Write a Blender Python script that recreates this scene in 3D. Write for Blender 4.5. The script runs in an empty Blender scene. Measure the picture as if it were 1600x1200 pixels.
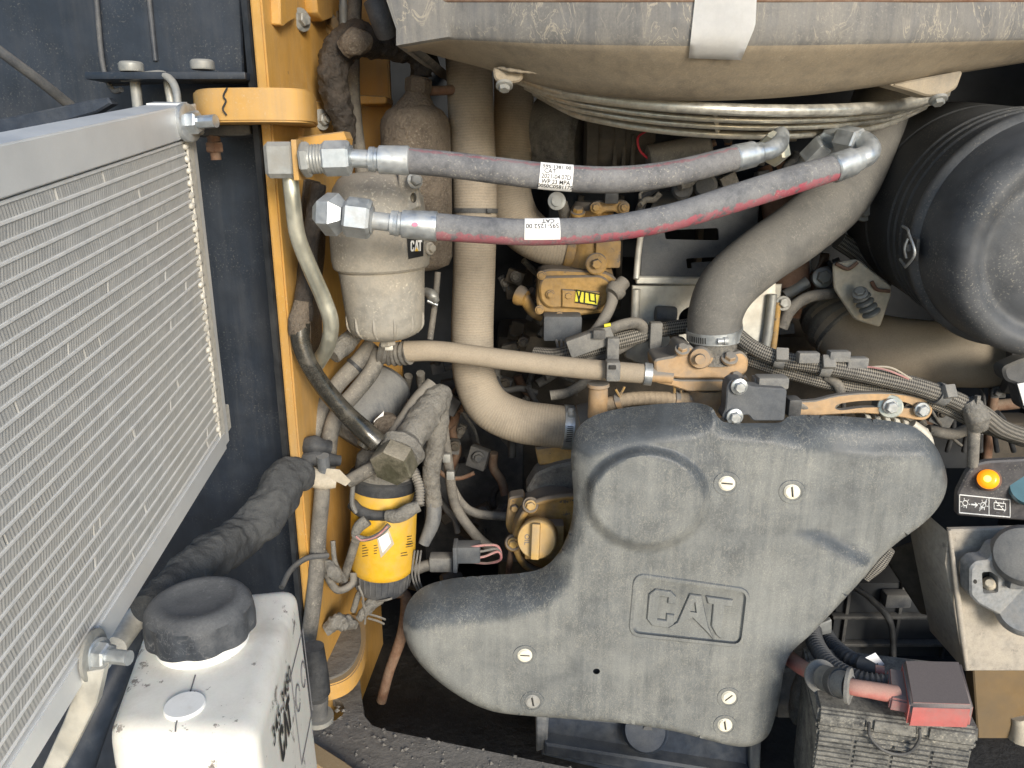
import bpy, bmesh, math, random
import numpy as np
from math import sin, cos, pi, radians, sqrt, hypot
from mathutils import Vector, Matrix, noise
from mathutils.geometry import delaunay_2d_cdt

random.seed(7)
SC = bpy.context.scene
COL = SC.collection

# ------------------------------------------------------------------ camera
TH = radians(16.5)
FPX = 1200.0
CAM = Vector((0.0, 0.0, 1.70))
cam_data = bpy.data.cameras.new('camera')
cam_data.sensor_width = 36.0
cam_data.lens = 27.0
cam_data.clip_start = 0.02
cam_data.clip_end = 500.0
cam = bpy.data.objects.new('camera', cam_data)
cam.location = CAM
cam.rotation_euler = (pi / 2 - TH, 0, 0)
COL.objects.link(cam)
SC.camera = cam

# ------------------------------------------------------------------ light
SUN_EL, SUN_AZ = radians(18), radians(158)       # azimuth measured from +Y clockwise
world = bpy.data.worlds.new('World')
SC.world = world
world.use_nodes = True
wn, wl = world.node_tree.nodes, world.node_tree.links
wn.clear()
sky = wn.new('ShaderNodeTexSky')
sky.sky_type = 'NISHITA'
sky.sun_disc = False
sky.sun_elevation = SUN_EL
sky.sun_rotation = SUN_AZ
sky.dust_density = 0.6
sky.ozone_density = 2.5
bg = wn.new('ShaderNodeBackground')
bg.inputs['Strength'].default_value = 0.15
wo = wn.new('ShaderNodeOutputWorld')
wl.new(sky.outputs[0], bg.inputs[0])
wl.new(bg.outputs[0], wo.inputs[0])
sun_d = bpy.data.lights.new('sun', 'SUN')
sun_d.energy = 2.7
sun_d.angle = radians(18)
sun_d.color = (1.0, 0.92, 0.79)
sun = bpy.data.objects.new('sun', sun_d)
sdir = Vector((sin(SUN_AZ) * cos(SUN_EL), cos(SUN_AZ) * cos(SUN_EL), sin(SUN_EL)))
sun.rotation_euler = sdir.to_track_quat('Z', 'Y').to_euler()
sun.location = (-1, -3, 5)
COL.objects.link(sun)
vs = SC.view_settings
vs.view_transform = 'Standard'
vs.look = 'None'
vs.gamma = 1.0
vs.exposure = 0.68
vs.use_curve_mapping = False
SC.cycles.use_denoising = True
SC.cycles.max_bounces = 6
SC.cycles.diffuse_bounces = 3
SC.cycles.glossy_bounces = 3

# ------------------------------------------------------------------ placing
def ray(px, py):
    xc, yc = (px - 800) / FPX, (600 - py) / FPX
    return Vector((xc, cos(TH) + yc * sin(TH), -sin(TH) + yc * cos(TH)))

def P(px, py, Y):
    r = ray(px, py)
    return CAM + r * (Y / r.y)

def PZ(px, py, Z):
    r = ray(px, py)
    return CAM + r * ((Z - CAM.z) / r.z)

def S(py, Y):
    return Y / ray(800, py).y / FPX

def q3(p):
    return P(*p) if not isinstance(p, Vector) else p

# ------------------------------------------------------------------ materials
MATS = {}
TAN = (0.33, 0.265, 0.185)
GREY = (0.29, 0.275, 0.245)

class NB:
    def __init__(s, name):
        s.m = bpy.data.materials.new(name)
        s.m.use_nodes = True
        s.t = s.m.node_tree
        s.t.nodes.clear()
        s.out = s.n('ShaderNodeOutputMaterial')
        s.b = s.n('ShaderNodeBsdfPrincipled')
        s.l(s.b.outputs[0], s.out.inputs[0])
        s.tc = s.n('ShaderNodeTexCoord')
    def n(s, t):
        return s.t.nodes.new(t)
    def l(s, a, b):
        s.t.links.new(a, b)
    def val(s, inp, v):
        if hasattr(v, 'is_output') or isinstance(v, bpy.types.NodeSocket):
            s.l(v, inp)
        else:
            inp.default_value = v
    def math(s, op, a, b=0.0, c=0.0, clamp=False):
        x = s.n('ShaderNodeMath')
        x.operation = op
        x.use_clamp = clamp
        s.val(x.inputs[0], a); s.val(x.inputs[1], b); s.val(x.inputs[2], c)
        return x.outputs[0]
    def noise(s, scale, detail=4, rough=0.6, vec=None, dist=0.0):
        x = s.n('ShaderNodeTexNoise')
        x.inputs['Scale'].default_value = scale
        x.inputs['Detail'].default_value = detail
        x.inputs['Roughness'].default_value = rough
        x.inputs['Distortion'].default_value = dist
        s.l(vec if vec is not None else s.tc.outputs['Object'], x.inputs['Vector'])
        return x.outputs['Fac']
    def ramp(s, f, lo, hi):
        x = s.n('ShaderNodeMapRange')
        x.interpolation_type = 'SMOOTHSTEP'
        s.val(x.inputs['Value'], f)
        x.inputs['From Min'].default_value = lo
        x.inputs['From Max'].default_value = hi
        return x.outputs['Result']
    def mix(s, f, a, b):
        x = s.n('ShaderNodeMix')
        x.data_type = 'RGBA'
        s.val(x.inputs[0], f)
        for k, v in ((6, a), (7, b)):
            if isinstance(v, tuple):
                x.inputs[k].default_value = (*v[:3], 1)
            else:
                s.l(v, x.inputs[k])
        return x.outputs[2]
    def scaled(s, sx, sy, sz, src='Object'):
        x = s.n('ShaderNodeMapping')
        x.inputs['Scale'].default_value = (sx, sy, sz)
        s.l(s.tc.outputs[src], x.inputs[0])
        return x.outputs[0]
    def bump(s, h, strength, dist=0.001, prev=None):
        x = s.n('ShaderNodeBump')
        x.inputs['Strength'].default_value = strength
        x.inputs['Distance'].default_value = dist
        s.l(h, x.inputs['Height'])
        if prev is not None:
            s.l(prev, x.inputs['Normal'])
        return x.outputs[0]

def dusty(name, base, rough=0.6, metal=0.0, dust=0.4, dcol=TAN, up=0.35, patch=9.0, fine=420.0,
          speck=0.0, spscale=300.0, bump=0.18, bdist=0.0007, var=0.18, vein=0.0, vscale=(40, 40, 9), vcol=(0.5, 0.45, 0.36), streak=0.0, stripe=None, pattern=None, pk=1.0, pc=0.12, spec=0.4, lump=0.0, chip=None):
    nb = NB(name)
    big = nb.noise(patch, 5, 0.62, dist=0.3)
    fin = nb.noise(fine, 6, 0.7)
    med = nb.noise(patch * 5, 4, 0.6)
    mask = nb.math('ADD', nb.math('MULTIPLY', big, 0.6), nb.math('MULTIPLY', fin, 0.2))
    mask = nb.math('ADD', mask, nb.math('MULTIPLY', med, 0.2))
    if streak:
        st = nb.noise(1.0, 5, 0.65, vec=nb.scaled(70, 70, 4))
        mask = nb.math('ADD', nb.math('MULTIPLY', mask, 1 - streak), nb.math('MULTIPLY', st, streak))
    geo = nb.n('ShaderNodeNewGeometry')
    sep = nb.n('ShaderNodeSeparateXYZ')
    nb.l(geo.outputs['Normal'], sep.inputs[0])
    upf = nb.math('MULTIPLY', nb.math('MAXIMUM', sep.outputs['Z'], 0.0), up)
    mask = nb.math('ADD', mask, nb.math('MULTIPLY', upf, 0.3))
    c = 0.5 + (0.5 - dust) * 0.42
    mask = nb.ramp(mask, c - 0.2, c + 0.2)
    bcol = nb.mix(nb.ramp(med, 0.3, 0.7), tuple(x * (1 - var) for x in base), tuple(min(1, x * (1 + var)) for x in base))
    uvx = None
    if stripe or pattern:
        uvx = nb.n('ShaderNodeSeparateXYZ')
        nb.l(nb.tc.outputs['UV'], uvx.inputs[0])
        U, V = uvx.outputs[0], uvx.outputs[1]
    if stripe:
        scol, v0, v1 = stripe
        e = nb.math('MULTIPLY', nb.math('SUBTRACT', med, 0.5), 0.12)
        vv = nb.math('ADD', V, e)
        f = nb.math('MULTIPLY', nb.ramp(vv, v0 - 0.01, v0 + 0.01), nb.math('SUBTRACT', 1.0, nb.ramp(vv, v1 - 0.01, v1 + 0.01)))
        wear = nb.ramp(nb.noise(60, 5, 0.7), 0.36, 0.5)
        bcol = nb.mix(nb.math('MULTIPLY', f, wear), bcol, scol)
        mask = nb.math('MULTIPLY', mask, nb.math('SUBTRACT', 1.0, nb.math('MULTIPLY', f, 0.35)))
    if chip:
        ccol, thr = chip
        ch = nb.ramp(nb.noise(26, 6, 0.75), thr, thr + 0.03)
        bcol = nb.mix(ch, bcol, ccol)
    dvar = nb.mix(nb.ramp(fin, 0.3, 0.7), tuple(x * 0.9 for x in dcol), tuple(x * 1.08 for x in dcol))
    col = nb.mix(mask, bcol, dvar)
    if speck:
        sp = nb.ramp(nb.noise(spscale, 3, 0.6), 0.56, 0.68)
        reg = nb.ramp(nb.noise(14, 4, 0.6), 0.42, 0.62)
        col = nb.mix(nb.math('MULTIPLY', nb.math('MULTIPLY', sp, reg), speck), col, (0.55, 0.5, 0.4))
    if vein:
        vn = nb.noise(1.0, 5, 0.6, vec=nb.scaled(*vscale), dist=1.2)
        line = nb.math('SUBTRACT', 1.0, nb.ramp(nb.math('ABSOLUTE', nb.math('SUBTRACT', vn, 0.5)), 0.004, 0.016))
        rg = nb.ramp(nb.noise(9, 4, 0.6), 0.36, 0.56)
        col = nb.mix(nb.math('MULTIPLY', nb.math('MULTIPLY', line, rg), vein), col, vcol)
    nrm = None
    if pattern == 'braid':
        a = nb.math('SINE', nb.math('ADD', nb.math('MULTIPLY', U, 900 * pk), nb.math('MULTIPLY', V, 2 * pi * 7)))
        b = nb.math('SINE', nb.math('SUBTRACT', nb.math('MULTIPLY', U, 900 * pk), nb.math('MULTIPLY', V, 2 * pi * 7)))
        h = nb.math('MULTIPLY', a, b)
        col = nb.mix(nb.ramp(h, -0.5, 0.45), tuple(x * 0.35 for x in base), col)
        nrm = nb.bump(h, 0.6, 0.0012)
    elif pattern == 'rib':
        h = nb.math('SINE', nb.math('ADD', nb.math('MULTIPLY', U, 1250 * pk), nb.math('MULTIPLY', med, 7.0)))
        nrm = nb.bump(h, 0.3 if pc > 0.1 else 0.1, 0.0006)
        col = nb.mix(nb.math('MULTIPLY', nb.ramp(h, 0.2, 1.0), pc), col, (0.03, 0.028, 0.025))
    if lump:
        nrm = nb.bump(nb.noise(patch * 3.5, 5, 0.65), lump, 0.012, nrm)
    nrm = nb.bump(fin, bump, bdist, nrm)
    nb.l(nrm, nb.b.inputs['Normal'])
    nb.l(col, nb.b.inputs['Base Color'])
    r = nb.math('ADD', nb.math('MULTIPLY', mask, 0.9 - rough), nb.math('ADD', nb.math('MULTIPLY', fin, 0.16), rough - 0.08), clamp=True)
    nb.l(r, nb.b.inputs['Roughness'])
    if metal:
        nb.l(nb.math('MULTIPLY', nb.math('SUBTRACT', 1.0, mask), metal), nb.b.inputs['Metallic'])
    nb.b.inputs['Specular IOR Level'].default_value = spec
    MATS[name] = nb.m
    return nb.m

def plain(name, base, rough=0.5, metal=0.0, emit=None, es=0.0):
    nb = NB(name)
    nb.b.inputs['Base Color'].default_value = (*base, 1)
    nz = nb.noise(80, 4, 0.6)
    nb.l(nb.mix(nz, tuple(x * 0.75 for x in base), tuple(min(1, x * 1.2) for x in base)), nb.b.inputs['Base Color'])
    nb.b.inputs['Roughness'].default_value = rough
    nb.b.inputs['Metallic'].default_value = metal
    if emit:
        nb.b.inputs['Emission Color'].default_value = (*emit, 1)
        nb.b.inputs['Emission Strength'].default_value = es
    MATS[name] = nb.m
    return nb.m

dusty('yellow', (0.53, 0.29, 0.065), 0.45, 0, 0.32, (0.33, 0.235, 0.13), up=0.9, patch=6, bump=0.08, var=0.08, speck=0.25, streak=0.3, chip=((0.06, 0.045, 0.035), 0.69))
dusty('yellow_dirty', (0.40, 0.24, 0.07), 0.6, 0, 0.34, (0.165, 0.14, 0.115), up=1.5, patch=20, bump=0.4, var=0.2, chip=((0.13, 0.105, 0.08), 0.61))
dusty('orange_dusty', (0.46, 0.295, 0.15), 0.6, 0, 0.3, (0.20, 0.185, 0.165), up=1.7, patch=16, bump=0.3, var=0.15)
dusty('can_yellow', (0.66, 0.38, 0.02), 0.42, 0, 0.24, (0.40, 0.30, 0.15), up=0.4, patch=14, bump=0.12, var=0.06, chip=((0.07, 0.06, 0.05), 0.655))
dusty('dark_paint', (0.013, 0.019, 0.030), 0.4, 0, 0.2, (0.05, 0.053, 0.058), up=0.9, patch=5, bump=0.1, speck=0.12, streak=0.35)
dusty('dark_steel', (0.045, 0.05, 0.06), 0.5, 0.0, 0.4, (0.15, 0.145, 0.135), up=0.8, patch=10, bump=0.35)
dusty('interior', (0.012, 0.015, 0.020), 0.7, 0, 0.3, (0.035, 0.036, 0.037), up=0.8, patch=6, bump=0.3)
dusty('bay_brown', (0.05, 0.044, 0.036), 0.7, 0, 0.4, (0.125, 0.104, 0.08), up=0.8, patch=8, bump=0.3)
dusty('floor_dust', (0.07, 0.066, 0.06), 0.7, 0, 0.6, (0.19, 0.175, 0.155), up=0.2, patch=9, fine=160, bump=0.7, bdist=0.002, lump=0.3, chip=((0.45, 0.24, 0.05), 0.74))
dusty('pan_dark', (0.017, 0.02, 0.023), 0.7, 0, 0.45, (0.05, 0.05, 0.05), up=0.3, patch=9, fine=90, bump=0.7, bdist=0.003, lump=0.35)
dusty('shield', (0.06, 0.068, 0.076), 0.48, 0, 0.58, (0.232, 0.236, 0.222), up=-2.2, patch=5, fine=420, speck=0.15, spscale=420, bump=0.28, bdist=0.0006, streak=0.25, spec=0.42, vein=0.4, vscale=(110, 110, 55), vcol=(0.40, 0.38, 0.32))  # negative up puts the shade of upward slopes into the dust colour
dusty('shroud', (0.11, 0.11, 0.112), 0.55, 0, 0.5, (0.225, 0.21, 0.185), up=-0.5, patch=7, speck=0.2, bump=0.2, streak=0.5, vein=0.6, vscale=(34, 34, 12), vcol=(0.40, 0.35, 0.27))
dusty('shroud_lower', (0.20, 0.175, 0.14), 0.65, 0, 0.62, (0.345, 0.285, 0.205), up=-0.5, patch=7, speck=0.2, bump=0.2, streak=0.4, vein=0.3, vscale=(34, 34, 12), vcol=(0.46, 0.38, 0.28))  # lower rows: tan dust, with warm bounce from below put into the colour
dusty('tan_hose', (0.21, 0.178, 0.138), 0.7, 0, 0.7, (0.335, 0.285, 0.22), up=0.2, patch=8, bump=0.15, var=0.12, pattern='rib')
dusty('tan_smooth', (0.23, 0.192, 0.146), 0.7, 0, 0.7, (0.345, 0.29, 0.22), up=0.2, patch=8, bump=0.15, var=0.12)
dusty('grey_elbow', (0.085, 0.085, 0.083), 0.55, 0, 0.5, (0.165, 0.157, 0.142), up=0.5, patch=7, bump=0.12, speck=0.2, pattern='rib', pk=0.9, pc=0.03, vein=0.3, vscale=(30, 30, 30), vcol=(0.26, 0.24, 0.2))
dusty('hose_grey', (0.10, 0.098, 0.10), 0.6, 0, 0.55, (0.25, 0.235, 0.22), up=0.1, patch=18, bump=0.35, speck=0.6)
dusty('hose_plum', (0.085, 0.086, 0.094), 0.6, 0, 0.5, (0.215, 0.21, 0.208), up=0.1, patch=18, bump=0.3, speck=0.35, stripe=((0.20, 0.06, 0.075), 0.13, 0.17))
dusty('hose_red', (0.083, 0.087, 0.098), 0.6, 0, 0.5, (0.21, 0.208, 0.208), up=0.1, patch=18, bump=0.3, speck=0.35, stripe=((0.34, 0.05, 0.08), 0.74, 0.94))
dusty('zinc', (0.47, 0.50, 0.52), 0.34, 0.85, 0.22, (0.30, 0.29, 0.265), up=0.25, patch=24, bump=0.08, var=0.1)
dusty('zinc_dull', (0.34, 0.35, 0.34), 0.45, 0.7, 0.38, (0.25, 0.235, 0.205), up=0.4, patch=24, bump=0.15, var=0.12)
dusty('zinc_yellowish', (0.60, 0.595, 0.50), 0.33, 0.85, 0.2, (0.38, 0.35, 0.28), up=0.2, patch=10, bump=0.08, var=0.1)
dusty('wire_bright', (0.60, 0.58, 0.52), 0.3, 0.75, 0.22, (0.36, 0.325, 0.26), up=0.4, patch=20, bump=0.1)
dusty('cap_yellow', (0.50, 0.32, 0.10), 0.5, 0, 0.3, (0.36, 0.28, 0.18), up=0.6, patch=20, bump=0.2, var=0.1)
dusty('cast_filter', (0.27, 0.26, 0.235), 0.6, 0.2, 0.55, (0.34, 0.305, 0.25), up=0.4, patch=12, fine=300, bump=0.6, bdist=0.0009, speck=1.0, spscale=240)
dusty('mud', (0.10, 0.08, 0.063), 0.85, 0, 0.6, (0.205, 0.168, 0.13), up=0.5, patch=30, fine=240, bump=0.9, bdist=0.004, lump=0.9, speck=0.3)
dusty('mud_dark', (0.022, 0.018, 0.015), 0.3, 0, 0.25, (0.085, 0.066, 0.05), up=0.6, patch=26, bump=0.8, bdist=0.004, lump=0.6, spec=0.6)
dusty('oily', (0.022, 0.021, 0.018), 0.2, 0, 0.12, (0.12, 0.105, 0.08), up=0.5, patch=22, bump=0.2, spec=0.7)
dusty('olive_cap', (0.07, 0.068, 0.045), 0.35, 0.2, 0.25, (0.28, 0.25, 0.2), up=0.5, patch=22, bump=0.25)
dusty('grey_rubber', (0.055, 0.054, 0.052), 0.6, 0, 0.5, (0.215, 0.198, 0.172), up=0.9, patch=22, bump=0.3, var=0.3, speck=0.3, streak=0.2)
dusty('grey_dust', (0.09, 0.086, 0.08), 0.8, 0, 0.58, (0.235, 0.222, 0.197), up=0.6, patch=26, fine=280, bump=0.9, bdist=0.003, lump=0.6)
dusty('blue_grey', (0.045, 0.055, 0.07), 0.6, 0, 0.5, (0.20, 0.198, 0.19), up=0.8, patch=16, bump=0.4, streak=0.5)
dusty('sleeve', (0.026, 0.029, 0.034), 0.85, 0, 0.42, (0.095, 0.096, 0.095), up=0.4, patch=10, fine=800, bump=0.9, bdist=0.0012, lump=0.6)
dusty('black_rubber', (0.018, 0.02, 0.024), 0.5, 0, 0.25, (0.10, 0.10, 0.10), up=0.6, patch=10, bump=0.25)
dusty('navy_hose', (0.018, 0.026, 0.042), 0.5, 0, 0.2, (0.09, 0.095, 0.10), up=0.4, patch=10, bump=0.2)
dusty('black_plastic', (0.03, 0.032, 0.036), 0.45, 0, 0.35, (0.15, 0.145, 0.135), up=0.5, patch=12, bump=0.2)
dusty('cleaner', (0.032, 0.037, 0.044), 0.45, 0, 0.4, (0.085, 0.087, 0.09), up=0.5, patch=4, bump=0.1, speck=0.25)
dusty('cleaner_cap', (0.06, 0.065, 0.073), 0.42, 0, 0.4, (0.13, 0.13, 0.13), up=0.35, patch=5, bump=0.1, speck=0.3)
dusty('braid', (0.13, 0.125, 0.115), 0.7, 0, 0.55, (0.29, 0.265, 0.225), up=0.4, patch=14, bump=0.3, pattern='braid')
dusty('braid_tan', (0.20, 0.16, 0.11), 0.7, 0, 0.6, (0.36, 0.28, 0.19), up=0.4, patch=14, bump=0.3, pattern='rib', pk=0.5)
dusty('alu', (0.64, 0.65, 0.65), 0.42, 0.35, 0.2, (0.52, 0.50, 0.46), up=0.1, patch=5, bump=0.1, var=0.04)
dusty('alu_fin', (0.36, 0.36, 0.35), 0.65, 0.05, 0.45, (0.34, 0.33, 0.305), up=0.1, patch=7, bump=0.2, var=0.12, chip=((0.13, 0.125, 0.12), 0.67))
dusty('alu_tube', (0.66, 0.66, 0.65), 0.45, 0.2, 0.25, (0.5, 0.485, 0.45), up=0.1, patch=12, bump=0.1, var=0.08)
dusty('alu_solder', (0.58, 0.56, 0.51), 0.5, 0.2, 0.3, (0.42, 0.39, 0.33), up=0.1, patch=30, bump=0.3)
dusty('silver_sheet', (0.55, 0.54, 0.49), 0.42, 0.45, 0.3, (0.42, 0.375, 0.30), up=0.3, patch=10, bump=0.15)
dusty('plate_blue', (0.055, 0.065, 0.08), 0.5, 0, 0.4, (0.14, 0.14, 0.138), up=0.5, patch=8, bump=0.25)
dusty('rust', (0.15, 0.075, 0.045), 0.8, 0, 0.4, (0.22, 0.165, 0.12), up=0.5, patch=20, bump=0.5)
dusty('rust_pipe', (0.17, 0.09, 0.06), 0.75, 0, 0.3, (0.25, 0.17, 0.12), up=0.5, patch=12, bump=0.4)
dusty('heat_shield', (0.60, 0.55, 0.45), 0.4, 0.3, 0.35, (0.46, 0.40, 0.31), up=0.2, patch=14, bump=0.2, chip=((0.20, 0.09, 0.04), 0.66))
dusty('plate_steel', (0.30, 0.275, 0.24), 0.6, 0.1, 0.5, (0.40, 0.355, 0.29), up=0.2, patch=18, bump=0.4, chip=((0.14, 0.13, 0.125), 0.60))
dusty('latch_cast', (0.25, 0.265, 0.28), 0.5, 0.4, 0.35, (0.29, 0.275, 0.25), up=0.3, patch=30, bump=0.5)
dusty('white_plastic', (0.74, 0.725, 0.67), 0.36, 0, 0.16, (0.46, 0.43, 0.38), up=0.25, patch=11, bump=0.05, var=0.03, chip=((0.20, 0.18, 0.165), 0.605))
dusty('white_disc', (0.80, 0.80, 0.78), 0.4, 0, 0.05, (0.5, 0.47, 0.42), up=0.1, patch=20, bump=0.05, var=0.02)
dusty('fastener', (0.74, 0.70, 0.58), 0.45, 0, 0.18, (0.50, 0.45, 0.36), up=0.1, patch=60, bump=0.1, var=0.06)
dusty('fastener_dusty', (0.32, 0.32, 0.31), 0.6, 0, 0.5, (0.27, 0.26, 0.235), up=0.1, patch=60, bump=0.2)
dusty('bottle_cap', (0.03, 0.036, 0.046), 0.4, 0, 0.35, (0.115, 0.118, 0.122), up=0.6, patch=14, bump=0.08, vein=0.4, vscale=(50, 50, 50), vcol=(0.24, 0.24, 0.24))
dusty('paper', (0.82, 0.81, 0.79), 0.7, 0, 0.15, (0.6, 0.58, 0.54), up=0.1, patch=18, bump=0.15, var=0.04)
dusty('paper_old', (0.50, 0.45, 0.36), 0.8, 0, 0.4, (0.33, 0.29, 0.23), up=0.1, patch=40, bump=0.4)
dusty('red_cover', (0.44, 0.11, 0.10), 0.6, 0, 0.3, (0.19, 0.16, 0.15), up=3.2, patch=14, bump=0.2, var=0.1)
dusty('red_cable', (0.42, 0.12, 0.105), 0.6, 0, 0.4, (0.33, 0.20, 0.165), up=0.9, patch=14, bump=0.2, var=0.1)
dusty('battery', (0.03, 0.032, 0.035), 0.7, 0, 0.52, (0.24, 0.23, 0.205), up=0.1, patch=40, fine=300, bump=0.6, speck=0.4, var=0.3)
dusty('conn_grey', (0.10, 0.105, 0.11), 0.55, 0, 0.5, (0.23, 0.22, 0.2), up=0.5, patch=24, bump=0.3)
dusty('panel_black', (0.06, 0.058, 0.063), 0.5, 0, 0.35, (0.13, 0.122, 0.118), up=0.4, patch=12, bump=0.15, speck=0.3)
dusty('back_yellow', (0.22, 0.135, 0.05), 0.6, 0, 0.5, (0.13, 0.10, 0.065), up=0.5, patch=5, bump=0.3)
dusty('wire_pink', (0.45, 0.20, 0.20), 0.6, 0, 0.3, (0.30, 0.24, 0.2), patch=30)
dusty('wire_grey', (0.12, 0.12, 0.12), 0.6, 0, 0.4, (0.2, 0.185, 0.165), patch=30)
dusty('ground', (0.42, 0.33, 0.22), 0.9, 0, 0.5, (0.5, 0.40, 0.28), patch=1.5, fine=30, bump=0.5, up=0)
dusty('mud_film', (0.035, 0.036, 0.04), 0.8, 0, 0.5, (0.085, 0.08, 0.075), up=0.2, patch=14, bump=0.3, streak=0.5)
plain('ink', (0.02, 0.02, 0.022), 0.6)
plain('ink_faded', (0.13, 0.13, 0.14), 0.7)
plain('ink_white', (0.75, 0.75, 0.73), 0.6)
plain('decal_black', (0.015, 0.015, 0.016), 0.4)
plain('decal_yellow', (0.75, 0.45, 0.02), 0.5)
plain('label_yellow', (0.68, 0.62, 0.04), 0.5)
plain('slot_dark', (0.025, 0.024, 0.022), 0.8)
plain('amber', (0.9, 0.30, 0.01), 0.25, emit=(1.0, 0.30, 0.005), es=0.55)
plain('amber_core', (1.0, 0.8, 0.1), 0.25, emit=(1.0, 0.72, 0.08), es=2.6)
plain('teal', (0.10, 0.19, 0.22), 0.25)
plain('pink', (0.6, 0.22, 0.32), 0.5)
plain('red_wire', (0.55, 0.03, 0.05), 0.5)

for n_ in MATS['white_plastic'].node_tree.nodes:
    if n_.type == 'BSDF_PRINCIPLED':
        n_.inputs['Subsurface Weight'].default_value = 0.15
        n_.inputs['Subsurface Scale'].default_value = 0.01

# ------------------------------------------------------------------ object helpers
ORG = {}

def tag(o, label, cat, group=None, kind=None):
    if label: o['label'] = label
    if cat: o['category'] = cat
    if group: o['group'] = group
    if kind: o['kind'] = kind
    return o

def thing(name, label, cat, loc, group=None):
    o = bpy.data.objects.new(name, None)
    o.empty_display_size = 0.02
    loc = q3(loc)
    o.location = loc
    COL.objects.link(o)
    ORG[o.name] = loc.copy()
    return tag(o, label, cat, group)

def obj(name, bm, mat, parent=None, smooth=35, label=None):
    if isinstance(bm, bmesh.types.BMesh):
        bmesh.ops.recalc_face_normals(bm, faces=bm.faces)
        me = bpy.data.meshes.new(name)
        bm.to_mesh(me)
        bm.free()
    else:
        me = bm
    if smooth is None:
        me.shade_flat()
    else:
        me.shade_smooth()
        me.set_sharp_from_angle(angle=radians(smooth))
    for m in (mat if isinstance(mat, (list, tuple)) else [mat]):
        me.materials.append(MATS[m])
    o = bpy.data.objects.new(name, me)
    COL.objects.link(o)
    if parent is not None:
        o.parent = parent
        if parent.name in ORG:
            o.matrix_parent_inverse = Matrix.Translation(-ORG[parent.name])
    if label: o['label'] = label
    return o

def solo(o, label, cat, group=None, kind=None):
    """a thing that is one mesh: origin at its base"""
    co = np.empty(len(o.data.vertices) * 3)
    o.data.vertices.foreach_get('co', co)
    co = co.reshape(-1, 3)
    c = Vector((co[:, 0].mean(), co[:, 1].mean(), co[:, 2].min()))
    o.data.transform(Matrix.Translation(-c))
    o.location = c
    ORG[o.name] = c
    return tag(o, label, cat, group, kind)

def catmull(pts, n):
    """pts: list of tuples (floats); n samples per span"""
    A = [np.array(p, float) for p in pts]
    if len(A) == 2:
        return [A[0] + (A[1] - A[0]) * i / n for i in range(n + 1)]
    A = [2 * A[0] - A[1]] + A + [2 * A[-1] - A[-2]]
    out = []
    for i in range(1, len(A) - 2):
        p0, p1, p2, p3 = A[i - 1:i + 3]
        for k in range(n):
            t = k / n
            out.append(0.5 * (2 * p1 + (p2 - p0) * t + (2 * p0 - 5 * p1 + 4 * p2 - p3) * t * t + (3 * p1 - p0 - 3 * p2 + p3) * t ** 3))
    out.append(A[-2])
    return out

TUBE = {}

def frames(C):
    n = len(C)
    T = []
    for i in range(n):
        T.append((C[min(i + 1, n - 1)] - C[max(i - 1, 0)]).normalized())
    v = CAM - C[0]
    N0 = v - T[0] * v.dot(T[0])
    if N0.length < 1e-4:
        N0 = T[0].orthogonal()
    N = [N0.normalized()]
    for i in range(1, n):
        q = T[i - 1].rotation_difference(T[i])
        x = q @ N[-1]
        x = x - T[i] * x.dot(T[i])
        N.append(x.normalized())
    B = [N[i].cross(T[i]) for i in range(n)]
    return T, N, B

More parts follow.
